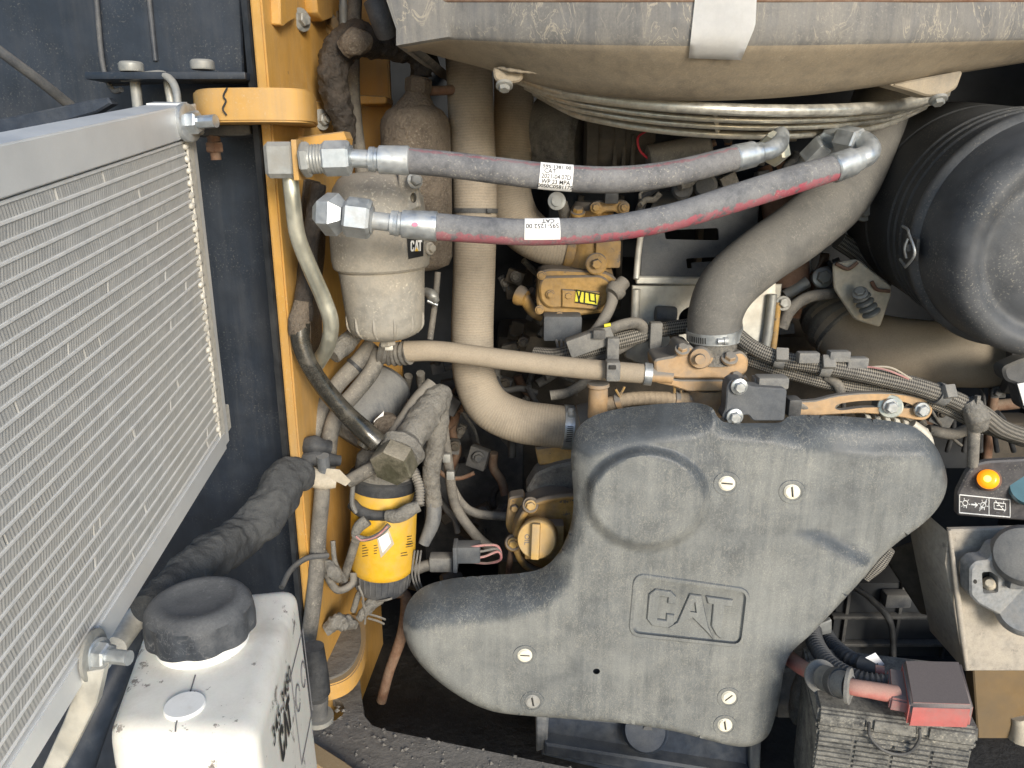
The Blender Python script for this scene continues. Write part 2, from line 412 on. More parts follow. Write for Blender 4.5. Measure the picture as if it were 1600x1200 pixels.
def tube(name, pts, r, mat, parent=None, segs=16, n=8, rib=0.0, ribp=0.006, lump=0.0, lumps=30.0, flat=1.0, metres=False, smooth=50, label=None):
    """pts: (px,py,Y) tuples or Vectors; r: px (scalar or list) unless metres"""
    W = [q3(p) for p in pts]
    if not hasattr(r, '__len__'):
        r = [r] * len(W)
    R = list(r) if metres else [rr * (S(p[1], p[2]) if not isinstance(p, Vector) else 0.001) for rr, p in zip(r, pts)]
    smp = catmull([(*w, rr) for w, rr in zip(W, R)], n)
    C = [Vector(s[:3]) for s in smp]
    RR = [max(float(s[3]), 1e-5) for s in smp]
    if rib:
        L = [0.0]
        for i in range(1, len(C)): L.append(L[-1] + (C[i] - C[i - 1]).length)
        m = max(8, int(L[-1] / ribp * 4))
        C2, R2 = [], []
        j = 0
        for k in range(m + 1):
            s = L[-1] * k / m
            while j < len(L) - 2 and L[j + 1] < s: j += 1
            t = (s - L[j]) / max(1e-9, L[j + 1] - L[j])
            C2.append(C[j].lerp(C[j + 1], t))
            R2.append((RR[j] * (1 - t) + RR[j + 1] * t) * (1 + rib * (1 if k % 4 in (0, 1) else -1)))
        C, RR = C2, R2
    T, N, B = frames(C)
    L = [0.0]
    for i in range(1, len(C)): L.append(L[-1] + (C[i] - C[i - 1]).length)
    verts, faces, uvs = [], [], []
    for i, c in enumerate(C):
        for k in range(segs):
            a = 2 * pi * k / segs
            d = N[i] * cos(a) + B[i] * sin(a) * flat
            rr = RR[i]
            if lump:
                q = (c + d * rr) * lumps
                rr *= 1 + lump * (noise.noise(q) + 0.5 * noise.noise(q * 2.3))
            verts.append(c + d * rr)
    for i in range(len(C) - 1):
        for k in range(segs):
            k2 = (k + 1) % segs
            faces.append((i * segs + k, i * segs + k2, (i + 1) * segs + k2, (i + 1) * segs + k))
            uvs.append(((L[i], k / segs), (L[i], (k + 1) / segs), (L[i + 1], (k + 1) / segs), (L[i + 1], k / segs)))
    nv = len(C)
    faces.append(tuple(range(segs))[::-1]); uvs.append(((0, 0),) * segs)
    faces.append(tuple((nv - 1) * segs + k for k in range(segs))); uvs.append(((0, 0),) * segs)
    me = bpy.data.meshes.new(name)
    me.from_pydata([tuple(v) for v in verts], [], faces)
    uv = me.uv_layers.new(name='UVMap')
    flatuv = [c for f in uvs for p in f for c in p]
    uv.data.foreach_set('uv', flatuv)
    bm = bmesh.new(); bm.from_mesh(me); bmesh.ops.recalc_face_normals(bm, faces=bm.faces); bm.to_mesh(me); bm.free()
    o = obj(name, me, mat, parent, smooth, label)
    TUBE[o.name] = (C, T, N, B, RR, L)
    return o

def on_tube(tb, s, ang, k=1.0, add=0.0):
    C, T, N, B, R, L = TUBE[tb.name]
    s = min(max(s, 0), L[-1])
    j = 0
    while j < len(L) - 2 and L[j + 1] < s: j += 1
    t = (s - L[j]) / max(1e-9, L[j + 1] - L[j])
    c = C[j].lerp(C[j + 1], t)
    n, b = N[j].lerp(N[j + 1], t).normalized(), B[j].lerp(B[j + 1], t).normalized()
    r = (R[j] * (1 - t) + R[j + 1] * t) * k + add
    return c + (n * cos(ang) + b * sin(ang)) * r, c, r

def s_at(tb, px):
    """arc length at which the tube's centre line crosses image column px"""
    C, L = TUBE[tb.name][0], TUBE[tb.name][5]
    best = min(range(len(C)), key=lambda i: abs(proj(C[i])[0] - px))
    return L[best]

def s_aty(tb, py):
    C, L = TUBE[tb.name][0], TUBE[tb.name][5]
    best = min(range(len(C)), key=lambda i: abs(proj(C[i])[1] - py))
    return L[best]

def proj(v):
    d = v - CAM
    f = Vector((0, cos(TH), -sin(TH))); u = Vector((0, sin(TH), cos(TH)))
    z = d.dot(f)
    return (800 + FPX * d.x / z, 600 - FPX * d.dot(u) / z)

def band(name, tb, s0, s1, mat, parent, add=0.0015, a0=0.0, a1=2 * pi, th=0.001, segs=32):
    """a strip wrapped on a tube between arc lengths s0,s1"""
    bm = bmesh.new()
    full = abs(a1 - a0 - 2 * pi) < 1e-6
    ns = max(2, int(abs(s1 - s0) / 0.006) + 1)
    na = segs
    g = {}
    for lay, ad in ((0, add + th), (1, add - 0.001)):
        for i in range(ns + 1):
            for k in range(na + (0 if full else 1)):
                a = a0 + (a1 - a0) * k / na
                g[lay, i, k] = bm.verts.new(on_tube(tb, s0 + (s1 - s0) * i / ns, a, 1.0, ad)[0])
    m = na if full else na + 1
    for lay in (0, 1):
        for i in range(ns):
            for k in range(na):
                bm.faces.new((g[lay, i, k], g[lay, i, (k + 1) % m], g[lay, i + 1, (k + 1) % m], g[lay, i + 1, k]))
    for i in (0, ns):
        for k in range(na):
            bm.faces.new((g[0, i, k], g[0, i, (k + 1) % m], g[1, i, (k + 1) % m], g[1, i, k]))
    if not full:
        for k in (0, na):
            for i in range(ns):
                bm.faces.new((g[0, i, k], g[0, i + 1, k], g[1, i + 1, k], g[1, i, k]))
    return obj(name, bm, mat, parent)

def lathe(name, A, B, prof, mat, parent=None, segs=40, smooth=35, lump=0.0, lumps=30, metres=False, lobes=None, label=None):
    """prof: (t along A->B, radius px at A (or metres)); closed at both ends when r>0"""
    if not metres and not isinstance(A, Vector):
        sc = S(A[1], A[2])
    else:
        sc = 1.0
    A, B = q3(A), q3(B)
    ax = (B - A)
    T = ax.normalized()
    v = CAM - A
    N = (v - T * v.dot(T)).normalized()
    Bn = N.cross(T)
    bm = bmesh.new()
    rings = []
    for t, r in prof:
        c = A + ax * t
        row = []
        for k in range(segs):
            a = 2 * pi * k / segs
            rr = max(r * sc, 1e-5)
            if lobes:
                nl, amp, t0, t1 = lobes
                if t0 <= t <= t1: rr *= 1 - amp * (0.5 - 0.5 * cos(a * nl)) ** 2
            d = N * cos(a) + Bn * sin(a)
            if lump:
                q = (c + d * rr) * lumps
                rr *= 1 + lump * (noise.noise(q) + 0.5 * noise.noise(q * 2.3))
            row.append(bm.verts.new(c + d * rr))
        rings.append(row)
    for i in range(len(rings) - 1):
        for k in range(segs):
            bm.faces.new((rings[i][k], rings[i][(k + 1) % segs], rings[i + 1][(k + 1) % segs], rings[i + 1][k]))
    bm.faces.new(rings[0]); bm.faces.new(rings[-1])
    return obj(name, bm, mat, parent, smooth, label)

def poly_in(pt, poly):
    x, y = pt
    c = False
    n = len(poly)
    for i in range(n):
        x1, y1 = poly[i]; x2, y2 = poly[(i + 1) % n]
        if (y1 > y) != (y2 > y) and x < (x2 - x1) * (y - y1) / (y2 - y1) + x1:
            c = not c
    return c

def area2(p):
    return sum(p[i][0] * p[(i + 1) % len(p)][1] - p[(i + 1) % len(p)][0] * p[i][1] for i in range(len(p))) / 2

def inset(p, d):
    n = len(p)
    s = 1 if area2(p) > 0 else -1
    out = []
    for i in range(n):
        a, b, c = p[i - 1], p[i], p[(i + 1) % n]
        e1 = (b[0] - a[0], b[1] - a[1]); e2 = (c[0] - b[0], c[1] - b[1])
        l1, l2 = hypot(*e1) or 1e-9, hypot(*e2) or 1e-9
        n1 = (-e1[1] / l1 * s, e1[0] / l1 * s); n2 = (-e2[1] / l2 * s, e2[0] / l2 * s)
        m = (n1[0] + n2[0], n1[1] + n2[1])
        k = 1 + n1[0] * n2[0] + n1[1] * n2[1]
        k = max(k, 0.5)
        out.append((b[0] + m[0] * d / k, b[1] + m[1] * d / k))
    return out

def rounded(p, r, n=5):
    out = []
    m = len(p)
    for i in range(m):
        a, b, c = (np.array(p[j % m][:2], float) for j in (i - 1, i, i + 1))
        la, lc = np.linalg.norm(a - b), np.linalg.norm(c - b)
        rr = min(r, la * 0.48, lc * 0.48)
        s, e = b + (a - b) / la * rr, b + (c - b) / lc * rr
        for k in range(n + 1):
            t = k / n
            out.append(tuple((1 - t) ** 2 * s + 2 * t * (1 - t) * b + t * t * e))
    return out

def smooth_loop(p, n=4):
    A = [np.array(q, float) for q in p]
    m = len(A)
    out = []
    for i in range(m):
        p0, p1, p2, p3 = A[i - 1], A[i], A[(i + 1) % m], A[(i + 2) % m]
        for k in range(n):
            t = k / n
            out.append(tuple(0.5 * (2 * p1 + (p2 - p0) * t + (2 * p0 - 5 * p1 + 4 * p2 - p3) * t * t + (3 * p1 - p0 - 3 * p2 + p3) * t ** 3)))
    return out

def tri(loops, extra=()):
    """constrained triangulation; loops[0] outer, rest holes. returns verts2d, tris"""
    co, ed = [], []
    for lp in loops:
        b = len(co)
        co += [Vector(q[:2]) for q in lp]
        ed += [(b + i, b + (i + 1) % len(lp)) for i in range(len(lp))]
    co += [Vector(q) for q in extra]
    v, e, f, ov, oe, of = delaunay_2d_cdt(co, ed, [], 0, 1e-5)
    res = []
    for t in f:
        c = sum((v[i] for i in t), Vector((0, 0))) / 3
        if poly_in(c, loops[0]) and not any(poly_in(c, h) for h in loops[1:]):
            res.append(t)
    return v, res, ov

def prism(name, pts, Y, th, mat, parent=None, bev=2.0, holes=(), rnd=0, smooth=30, ext=None, label=None):
    """an outline in picture columns/rows laid on the vertical plane at distance Y (or on a sheet Y(x,y)), th metres thick"""
    pts = [tuple(p[:2]) for p in pts]
    if rnd: pts = rounded(pts, rnd)
    Yf = Y if callable(Y) else (lambda x, y: Y)
    ext = ext or Vector((0, 1, 0))
    m = S(pts[0][1], Yf(*pts[0]))
    ins = inset(pts, bev)
    holes = [list(h) for h in holes]
    v, t, ov = tri([ins] + holes)
    bm = bmesh.new()
    fv = [bm.verts.new(P(q.x, q.y, Yf(q.x, q.y))) for q in v]
    idx = {}
    for new, olds in enumerate(ov):
        for o in olds: idx[o] = new
    for a in t:
        try: bm.faces.new([fv[i] for i in a])
        except ValueError: pass
    n = len(pts)
    L1 = [bm.verts.new(P(x, y, Yf(x, y)) + ext * (bev * m)) for x, y in pts]
    L2 = [bm.verts.new(P(x, y, Yf(x, y)) + ext * th) for x, y in pts]
    for i in range(n):
        j = (i + 1) % n
        a, b = fv[idx[i]], fv[idx[j]]
        if a is not b: bm.faces.new((a, b, L1[j], L1[i]))
        bm.faces.new((L1[i], L1[j], L2[j], L2[i]))
    off = n
    hb = []
    for h in holes:
        k = len(h)
        bk = [bm.verts.new(P(x, y, Yf(x, y)) + ext * th) for x, y in h]
        hb += bk
        for i in range(k):
            j = (i + 1) % k
            bm.faces.new((fv[idx[off + i]], fv[idx[off + j]], bk[j], bk[i]))
        off += k
    bv = L2 + hb
    inv = {}
    for old in range(off): inv.setdefault(idx[old], bv[old])
    for a in t:
        if all(i in inv for i in a):
            try: bm.faces.new([inv[i] for i in a][::-1])
            except ValueError: pass
    return obj(name, bm, mat, parent, smooth, label)

def box(name, c, size, mat, parent=None, ax=None, bev=0.002, seg=2, taper=None, label=None):
    """size in metres along ax = (x, y, z) vectors"""
    c = q3(c)
    X, Yv, Z = ax or (Vector((1, 0, 0)), Vector((0, 1, 0)), Vector((0, 0, 1)))
    bm = bmesh.new()
    bmesh.ops.create_cube(bm, size=1.0)
    for v in bm.verts:
        k = 1.0
        if taper and v.co.z < 0: k = taper
        v.co = Vector((v.co.x * size[0] * k, v.co.y * size[1] * k, v.co.z * size[2]))
    if bev:
        bmesh.ops.bevel(bm, geom=list(bm.edges), offset=bev, segments=seg, affect='EDGES', profile=0.6)
    M = Matrix((X, Yv, Z)).transposed()
    for v in bm.verts: v.co = M @ v.co + c
    return obj(name, bm, mat, parent, 35, label)

FRONT = Vector((0, -1, 0))

def axes(d, up=Vector((0, 0, 1))):
    """x,y,z frame whose z looks along d"""
    z = d.normalized()
    x = up.cross(z)
    if x.length < 1e-4: x = Vector((1, 0, 0))
    x.normalize()
    return x, z.cross(x), z

def bolt(parent, at, r, mat='zinc_dull', d=None, flange=1.45, h=0.9, name='bolt', stud=0.0, px=True, rot=0.3):
    """hexagon head with a flange, looking along d"""
    c = q3(at)
    if px: r = r * S(at[1], at[2])
    x, y, z = axes(d or Vector((0, -0.9, 0.25)))
    bm = bmesh.new()
    def ring(rad, hh, n, ph=0.0):
        return [bm.verts.new(c + x * (rad * cos(2 * pi * k / n + ph)) + y * (rad * sin(2 * pi * k / n + ph)) + z * hh) for k in range(n)]
    def wall(a, b):
        n = len(a)
        for k in range(n): bm.faces.new((a[k], a[(k + 1) % n], b[(k + 1) % n], b[k]))
    if flange:
        f0, f1, f2 = ring(r * flange, -r * 0.3, 20), ring(r * flange, r * 0.16, 20), ring(r * flange * 0.9, r * 0.24, 20)
        wall(f0, f1); wall(f1, f2); bm.faces.new(f2); bm.faces.new(f0)
    h0, h1, h2 = ring(r, -r * 0.2, 6, rot), ring(r, r * h, 6, rot), ring(r * 0.84, r * (h + 0.14), 6, rot)
    wall(h0, h1); wall(h1, h2); bm.faces.new(h2); bm.faces.new(h0)
    if stud:
        s0, s1 = ring(r * 0.55, r * h, 12), ring(r * 0.55, r * (h + stud), 12)
        wall(s0, s1); bm.faces.new(s1)
    return obj(name, bm, mat, parent, 30)

def hexnut(name, A, B, r, mat, parent, cham=0.12, rot=0.0, sides=6):
    """hexagon bar from A to B; r px across corners /2"""
    sc = S(A[1], A[2]) if not isinstance(A, Vector) else 1
    A, B = q3(A), q3(B)
    T = (B - A).normalized()
    v = CAM - A
    N = (v - T * v.dot(T)).normalized()
    Bn = N.cross(T)
    r *= sc
    bm = bmesh.new()
    rows = []
    ln = (B - A).length
    for t, k in ((0, 1 - cham), (min(0.3, r * cham * 1.2 / ln), 1), (1 - min(0.3, r * cham * 1.2 / ln), 1), (1, 1 - cham)):
        rows.append([bm.verts.new(A + (B - A) * t + (N * cos(2 * pi * i / sides + rot) + Bn * sin(2 * pi * i / sides + rot)) * r * k) for i in range(sides)])
    for a, b in zip(rows, rows[1:]):
        for i in range(sides): bm.faces.new((a[i], a[(i + 1) % sides], b[(i + 1) % sides], b[i]))
    bm.faces.new(rows[0]); bm.faces.new(rows[-1])
    return obj(name, bm, mat, parent, 25)

def text_mesh(s, size, bold=0.0, sp=1.0):
    cu = bpy.data.curves.new('t', 'FONT')
    cu.body = s
    cu.size = size
    cu.offset = bold * size
    cu.space_character = sp
    cu.align_x = 'CENTER'
    cu.resolution_u = 3
    o = bpy.data.objects.new('t', cu)
    COL.objects.link(o)
    bpy.context.view_layer.update()
    me = bpy.data.meshes.new_from_object(o.evaluated_get(bpy.context.evaluated_depsgraph_get()))
    bpy.data.objects.remove(o)
    bpy.data.curves.remove(cu)
    return me

def flat_text(name, s, size, o, xd, yd, mat, parent, bold=0.0, lift=0.0006, sp=1.0):
    me = text_mesh(s, size, bold, sp)
    xd, yd = xd.normalized(), yd.normalized()
    nz = xd.cross(yd).normalized()
    for v in me.vertices:
        v.co = o + xd * v.co.x + yd * v.co.y + nz * lift
    return obj(name, me, mat, parent, None)

def wrap_text(name, s, size, tb, sc, ac, mat, parent, add=0.003, flip=False, bold=0.0):
    me = text_mesh(s, size, bold)
    sg = -1 if flip else 1
    r = on_tube(tb, sc, 0)[2]
    for v in me.vertices:
        v.co = on_tube(tb, sc + sg * v.co.x, ac + sg * v.co.y / r, 1.0, add)[0]
    return obj(name, me, mat, parent, None)

def ellipse(cx, cy, rx, ry, n=28, rot=0.0):
    return [(cx + rx * cos(2 * pi * k / n) * cos(rot) - ry * sin(2 * pi * k / n) * sin(rot),
             cy + rx * cos(2 * pi * k / n) * sin(rot) + ry * sin(2 * pi * k / n) * cos(rot)) for k in range(n)]

def clamp_band(tb, s, w, parent, ang=0.0, screw=True, mat='zinc'):
    """worm-drive clamp: band, slots and screw housing"""
    b = band('clamp_band', tb, s - w / 2, s + w / 2, mat, parent, 0.0012)
    bm = bmesh.new()
    for k in range(9):
        a = ang + (k - 4) * 0.085
        q = []
        for ds, da in ((-0.3, -0.018), (0.3, -0.018), (0.3, 0.018), (-0.3, 0.018)):
            q.append(bm.verts.new(on_tube(tb, s + ds * w, a + da, 1.0, 0.0032)[0]))
        bm.faces.new(q)
    obj('clamp_slots', bm, 'slot_dark', b, None)
    if screw:
        p = on_tube(tb, s, ang + 0.75, 1.0, 0.004)[0]
        q = on_tube(tb, s, ang + 1.1, 1.0, 0.005)[0]
        lathe('clamp_screw', p, q, [(0, 0.002), (0.02, 0.0055), (0.6, 0.0055), (0.65, 0.007), (1, 0.007)], mat, b, segs=12, metres=True)
    return b

def ziptie(tb, s, parent, w=0.006, ang=0.2, mat='black_plastic'):
    b = band('cable_tie', tb, s - w / 2, s + w / 2, mat, parent, 0.0012)
    p, c, r = on_tube(tb, s, ang, 1.0, 0.003)
    box('tie_head', p, (0.011, 0.008, 0.009), mat, b, axes((p - c)), 0.001)
    return b

# ================================================================== SETTING
def HZ(Z):
    return lambda x, y: PZ(x, y, Z).y
DOWN = Vector((0, 0, -1))
UPV = Vector((0, 0, 1))

def slabbox(name, lo, hi, mat):
    bm = bmesh.new()
    bmesh.ops.create_cube(bm, size=1.0)
    for v in bm.verts:
        v.co = Vector([lo[i] + (v.co[i] + 0.5) * (hi[i] - lo[i]) for i in range(3)])
    o = obj(name, bm, mat, None, None)
    o['kind'] = 'structure'
    return o

bm = bmesh.new()
bmesh.ops.create_grid(bm, x_segments=40, y_segments=40, size=60)
g = obj('ground', bm, 'ground', None, 35)
g['kind'] = 'structure'
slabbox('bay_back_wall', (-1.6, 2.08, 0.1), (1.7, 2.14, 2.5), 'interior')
slabbox('sky_blocker', (-1.6, 1.22, 2.26), (1.7, 2.08, 2.32), 'interior')  # added slab overhead, out of view, keeps sky light out of the bay
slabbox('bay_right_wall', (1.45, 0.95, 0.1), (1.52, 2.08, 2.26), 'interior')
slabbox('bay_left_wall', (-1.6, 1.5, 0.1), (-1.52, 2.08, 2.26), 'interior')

# dark inner sheet left of the post
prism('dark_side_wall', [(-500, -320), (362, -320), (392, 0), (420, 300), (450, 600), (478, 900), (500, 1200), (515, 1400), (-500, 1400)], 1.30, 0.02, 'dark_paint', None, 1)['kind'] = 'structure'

# floor of the bay
o = prism('bay_floor', [(380, 880), (1700, 880), (1750, 1300), (300, 1300)], HZ(0.56), 0.03, 'pan_dark', None, 1, ext=DOWN)
o['kind'] = 'structure'
plate_pts = [(300, 1060), (560, 1040), (566, 1095), (570, 1118), (582, 1132), (604, 1140), (860, 1192), (1100, 1240), (1100, 1400), (200, 1400)]
o = prism('floor_plate', plate_pts, HZ(0.715), 0.02, 'floor_dust', None, 1.5, ext=DOWN, holes=[ellipse(515, 1108, 23, 19)])
o['kind'] = 'structure'

# ================================================================== OIL COOLER ON THE OPEN DOOR
TRc = P(291, 163, 1.12)
hh = 0.02
while proj(TRc + DOWN * hh)[1] < 694: hh += 0.002
rv = ray(742, 96); U_ = Vector((rv.x, rv.y, 0)).normalized()      # along the tubes, away from the camera
NRM = U_.cross(UPV).normalized()                                     # towards the engine side
if NRM.x < 0: NRM = -NRM
RLEN = 0.84
def RP(a, h, o=0.0):
    """a metres back from the far end along the tubes, h metres down, o metres proud"""
    # rows rise slightly towards the far end, as in the picture
    return TRc - U_ * a + DOWN * (h + RLEAN * a) + NRM * o
RLEAN = 0.13
cooler = thing('oil_cooler', 'large silver finned cooler panel on the swung-open door', 'radiator', RP(0.3, hh + 0.05))
AX = ((U_ - DOWN * RLEAN * -1).normalized(),)
uax = (RP(0, 0) - RP(1, 0)).normalized()
nax = NRM
vax = uax.cross(nax).normalized()
if vax.z < 0: vax = -vax
def rbox(name, a0, a1, h0, h1, o0, o1, mat, par, bev=0.0015):
    bm = bmesh.new()
    vs_ = [bm.verts.new(RP(a, h, o)) for a in (a0, a1) for h in (h0, h1) for o in (o0, o1)]
    for f in ((0, 1, 3, 2), (4, 6, 7, 5), (0, 4, 5, 1), (2, 3, 7, 6), (0, 2, 6, 4), (1, 5, 7, 3)):
        bm.faces.new([vs_[i] for i in f])
    if bev: bmesh.ops.bevel(bm, geom=list(bm.edges), offset=bev, segments=2, affect='EDGES')
    return obj(name, bm, mat, par, 35)
top_h, bot_h = 0.046, hh - 0.030
rail = rbox('top_rail', 0.004, RLEN, 0.0, top_h - 0.004, -0.05, 0.004, 'alu', cooler)
rbox('bottom_rail', 0.004, RLEN, bot_h + 0.004, hh + 0.004, -0.05, 0.004, 'alu', cooler)
rbox('header_tank', -0.022, 0.018, -0.002, hh + 0.006, -0.055, 0.002, 'alu', cooler, 0.006)
rbox('header_lip', 0.0, 0.0235, top_h - 0.01, bot_h + 0.012, 0.001, 0.0035, 'alu_solder', cooler, 0.001)
rbox('mounting_tab', -0.03, 0.045, 0.0, 0.042, 0.005, 0.011, 'alu', cooler, 0.0015)
rbox('corner_tab', -0.05, -0.023, hh - 0.045, hh - 0.005, -0.01, -0.004, 'alu_solder', cooler, 0.001)
NT = 27
pitch = (bot_h - top_h) / NT
rbox('core_back', 0.02, RLEN, top_h, bot_h, -0.05, -0.022, 'slot_dark', cooler, 0)
for i in range(NT + 1):
    h = top_h + pitch * i
    rbox('tube', 0.006, RLEN, h - 0.0018, h + 0.0018, -0.03, 0.0008, 'alu_tube', cooler, 0.0006)
bm = bmesh.new()
for i in range(NT):
    h = top_h + pitch * (i + 0.5)
    bmesh.ops.create_icosphere(bm, subdivisions=1, radius=1.0, matrix=Matrix.Translation(RP(0.022 + random.uniform(-0.001, 0.002), h + random.uniform(-.001, .001), 0.001)) @ Matrix.Diagonal((0.004, 0.009 + random.uniform(-.002, .003), pitch * random.uniform(0.34, 0.44), 1)))
so = obj('solder_fillets', bm, 'alu_solder', cooler, 60)
so['kind'] = 'stuff'
# louvred fins: one folded strip between every two tubes
vv, ff = [], []
fp = 0.0048
for i in range(NT):
    h0, h1 = top_h + pitch * i + 0.0017, top_h + pitch * (i + 1) - 0.0017
    n = int((RLEN - 0.024) / fp)
    base = len(vv)
    for k in range(n * 2 + 1):
        a = 0.024 + k * fp * 0.5
        dep = -0.0003 if k % 2 else -0.0006
        dep -= random.random() * 0.0002
        j = random.uniform(-0.0004, 0.0004)
        if random.random() < 0.003: dep -= 0.006
        lean = 0.0014 * (1 if i % 2 else -1)
        vv.append(RP(a + j - lean, h0, dep)); vv.append(RP(a + j, (h0 + h1) / 2, dep)); vv.append(RP(a + j + lean, h1, dep))
    for k in range(n * 2):
        b = base + k * 3
        ff.append((b, b + 1, b + 4, b + 3)); ff.append((b + 1, b + 2, b + 5, b + 4))
me = bpy.data.meshes.new('fins')
me.from_pydata([tuple(v) for v in vv], [], ff)
fo = obj('fins', me, 'alu_fin', cooler, None)
fo['kind'] = 'stuff'
# mounting bolts
c = RP(0.034, 0.021, 0.012)
bolt(cooler, c, 0.0155, 'zinc', NRM + Vector((0, -0.25, 0.05)), 1.6, 0.95, stud=1.7, px=False)
# lower stud on the bottom rail
c = None
for k in range(400):
    q = RP(k * 0.002, hh - 0.012, 0.006)
    if proj(q)[1] > 1022: c = q; break
lathe('washer', c, c + NRM * 0.004, [(0, 0.026), (0.8, 0.026), (1, 0.024)], 'zinc_dull', cooler, metres=True)
bolt(cooler, c + NRM * 0.005, 0.0135, 'zinc', NRM + Vector((0, -0.25, 0.05)), 1.3, 0.9, stud=1.8, px=False)
prism('lower_bracket', [(128, 1052), (162, 1046), (150, 1100), (112, 1176), (66, 1260), (44, 1250), (98, 1130)], 0.64, 0.012, 'silver_sheet', cooler, 2)

# hook and pin at the cooler's upper corner
hk = thing('door_stay_hook', 'bent rod hook above the top corner of the silver cooler', 'hook', (245, 165, 1.16))
tube('rod', [(190, 122, 1.18), (225, 118, 1.17), (252, 116, 1.16), (268, 126, 1.15), (276, 145, 1.14), (278, 172, 1.13)], 6, 'zinc_dull', hk, 10)
tube('pin', [(211, 128, 1.19), (216, 172, 1.18)], 8, 'zinc_dull', hk, 12, 2)
tube('strut', [(262, 126, 1.19), (270, 170, 1.18)], 7, 'wire_bright', hk, 8, 2)

# ================================================================== TOP-LEFT DARK METALWORK
br = thing('door_hinge_bracket', 'dark steel bracket plate in the upper left with two round bolt heads', 'bracket', (270, 130, 1.2))
prism('plate', [(146, -90), (362, -90), (376, 0), (381, 112), (374, 124), (170, 134), (158, 110)], 1.22, 0.012, 'dark_paint', br, 2.5, rnd=4)
tube('rib', [(229, -40, 1.218), (243, 95, 1.218)], 4, 'dark_steel', br, 8, 2)
box('flange', P(275, 122, 1.19), (0.225, 0.075, 0.010), 'dark_paint', br, bev=0.002)
tube('edge_rim', [(146, -60, 1.216), (158, 80, 1.216), (166, 122, 1.21), (178, 142, 1.2), (190, 140, 1.19)], 4, 'dark_steel', br, 8)
for x, y in ((206, 105), (317, 102)):
    q = P(x, y + 7, 1.165)
    lathe('bolt_head', q, q + UPV * 0.013, [(0, 0.0155), (0.15, 0.0165), (0.8, 0.0165), (1, 0.014)], 'zinc_dull', br, 24, metres=True)
rodt = tube('stay_rod', [(-60, 35, 1.1), (5, 84, 1.13), (60, 125, 1.17), (110, 165, 1.22)], 8, 'dark_steel', None, 12)
solo(rodt, 'thin grey rod slanting down in the dark upper left corner', 'rod')
o = prism('door_seal', [(-120, 205), (20, 182), (150, 154), (168, 152), (174, 162), (150, 176), (20, 214), (-120, 245)], 1.17, 0.02, 'navy_hose', None, 3)
solo(o, 'dark rubber strip just behind the cooler top edge', 'seal')
# ================================================================== YELLOW POST
post = thing('frame_post', 'tall yellow painted steel post left of the filters', 'post', (470, 1150, 1.2))
def vprism(name, plan, z0, z1, mat, par, bev=0.003):
    """vertical extrusion of a plan polygon (x, y)"""
    bm = bmesh.new()
    lo = [bm.verts.new((x, y, z0)) for x, y in plan]
    hi = [bm.verts.new((x, y, z1)) for x, y in plan]
    n = len(plan)
    for i in range(n): bm.faces.new((lo[i], lo[(i + 1) % n], hi[(i + 1) % n], hi[i]))
    bm.faces.new(lo); bm.faces.new(hi)
    if bev: bmesh.ops.bevel(bm, geom=[e for e in bm.edges if abs(e.verts[0].co.z - e.verts[1].co.z) > 0.01], offset=bev, segments=2, affect='EDGES')
    return obj(name, bm, mat, par, 35)
FA = P(403, 150, 1.17)          # front left corner line
FB = P(421, 150, 1.165)
FC = P(552, 150, 1.62)
FD = P(534, 150, 1.64)
vprism('web', [(FA.x, FA.y), (FB.x, FB.y), (FC.x, FC.y), (FD.x, FD.y)], 0.55, 2.25, 'yellow', post)
se = vprism('edge_seal', [(FA.x - 0.016, FA.y + 0.01), (FA.x - 0.002, FA.y - 0.003), (FA.x - 0.002, FA.y + 0.06), (FA.x - 0.016, FA.y + 0.06)], 0.55, 2.25, 'black_rubber', post, 0.002)
# back flange of the post, seen behind the mud-caked filter
BQ = P(548, 200, 1.6); BR_ = P(612, 200, 1.6)
vprism('back_flange', [(BQ.x, 1.60), (BR_.x, 1.60), (BR_.x, 1.62), (BQ.x, 1.62)], 0.9, 2.25, 'yellow', post)
wdir = Vector((FC.x - FB.x, FC.y - FB.y, 0)).normalized()
wn_ = Vector((wdir.y, -wdir.x, 0)).normalized()
if wn_.x < 0: wn_ = -wn_
def onweb(px, py, lift=0.0):
    """point of the post's right-hand face that shows at px,py"""
    r = ray(px, py)
    t = (Vector((FB.x, FB.y, 0)) - CAM).dot(wn_) / r.dot(wn_)
    return CAM + r * t + wn_ * lift
def webplate(name, pts, th, mat, par, bev=0.0015):
    bm = bmesh.new()
    f = [bm.verts.new(onweb(x, y, th)) for x, y in pts]
    b = [bm.verts.new(onweb(x, y, -0.001)) for x, y in pts]
    n = len(pts)
    bm.faces.new(f); bm.faces.new(b)
    for i in range(n): bm.faces.new((f[i], f[(i + 1) % n], b[(i + 1) % n], b[i]))
    if bev: bmesh.ops.bevel(bm, geom=list(bm.edges), offset=bev, segments=1, affect='EDGES')
    return obj(name, bm, mat, par, 35)
webplate('gusset', [(421, -60), (452, -60), (450, 20), (446, 30), (434, 33), (428, 42), (424, 38)], 0.014, 'yellow', post)
webplate('pad', [(470, -60), (504, -60), (502, 28), (486, 34), (478, 20)], 0.02, 'yellow', post)
for x, y, r in ((467, 31, 0.011), (512, 38, 0.012), (529, 36, 0.013)):
    bolt(post, onweb(x, y, 0.004), r, 'zinc_dull' if x < 500 else 'yellow_dirty', (wn_ + Vector((0.2, -0.7, 0.1))), 1.6, 0.9, px=False)
bm_q = onweb(512, 12, 0.03)
lathe('stud', bm_q - wdir * 0.01 - UPV * 0.03, bm_q + UPV * 0.05, [(0, 0.008), (0.4, 0.008), (0.41, 0.0072), (1, 0.0072)], 'zinc_dull', post, 14, metres=True)
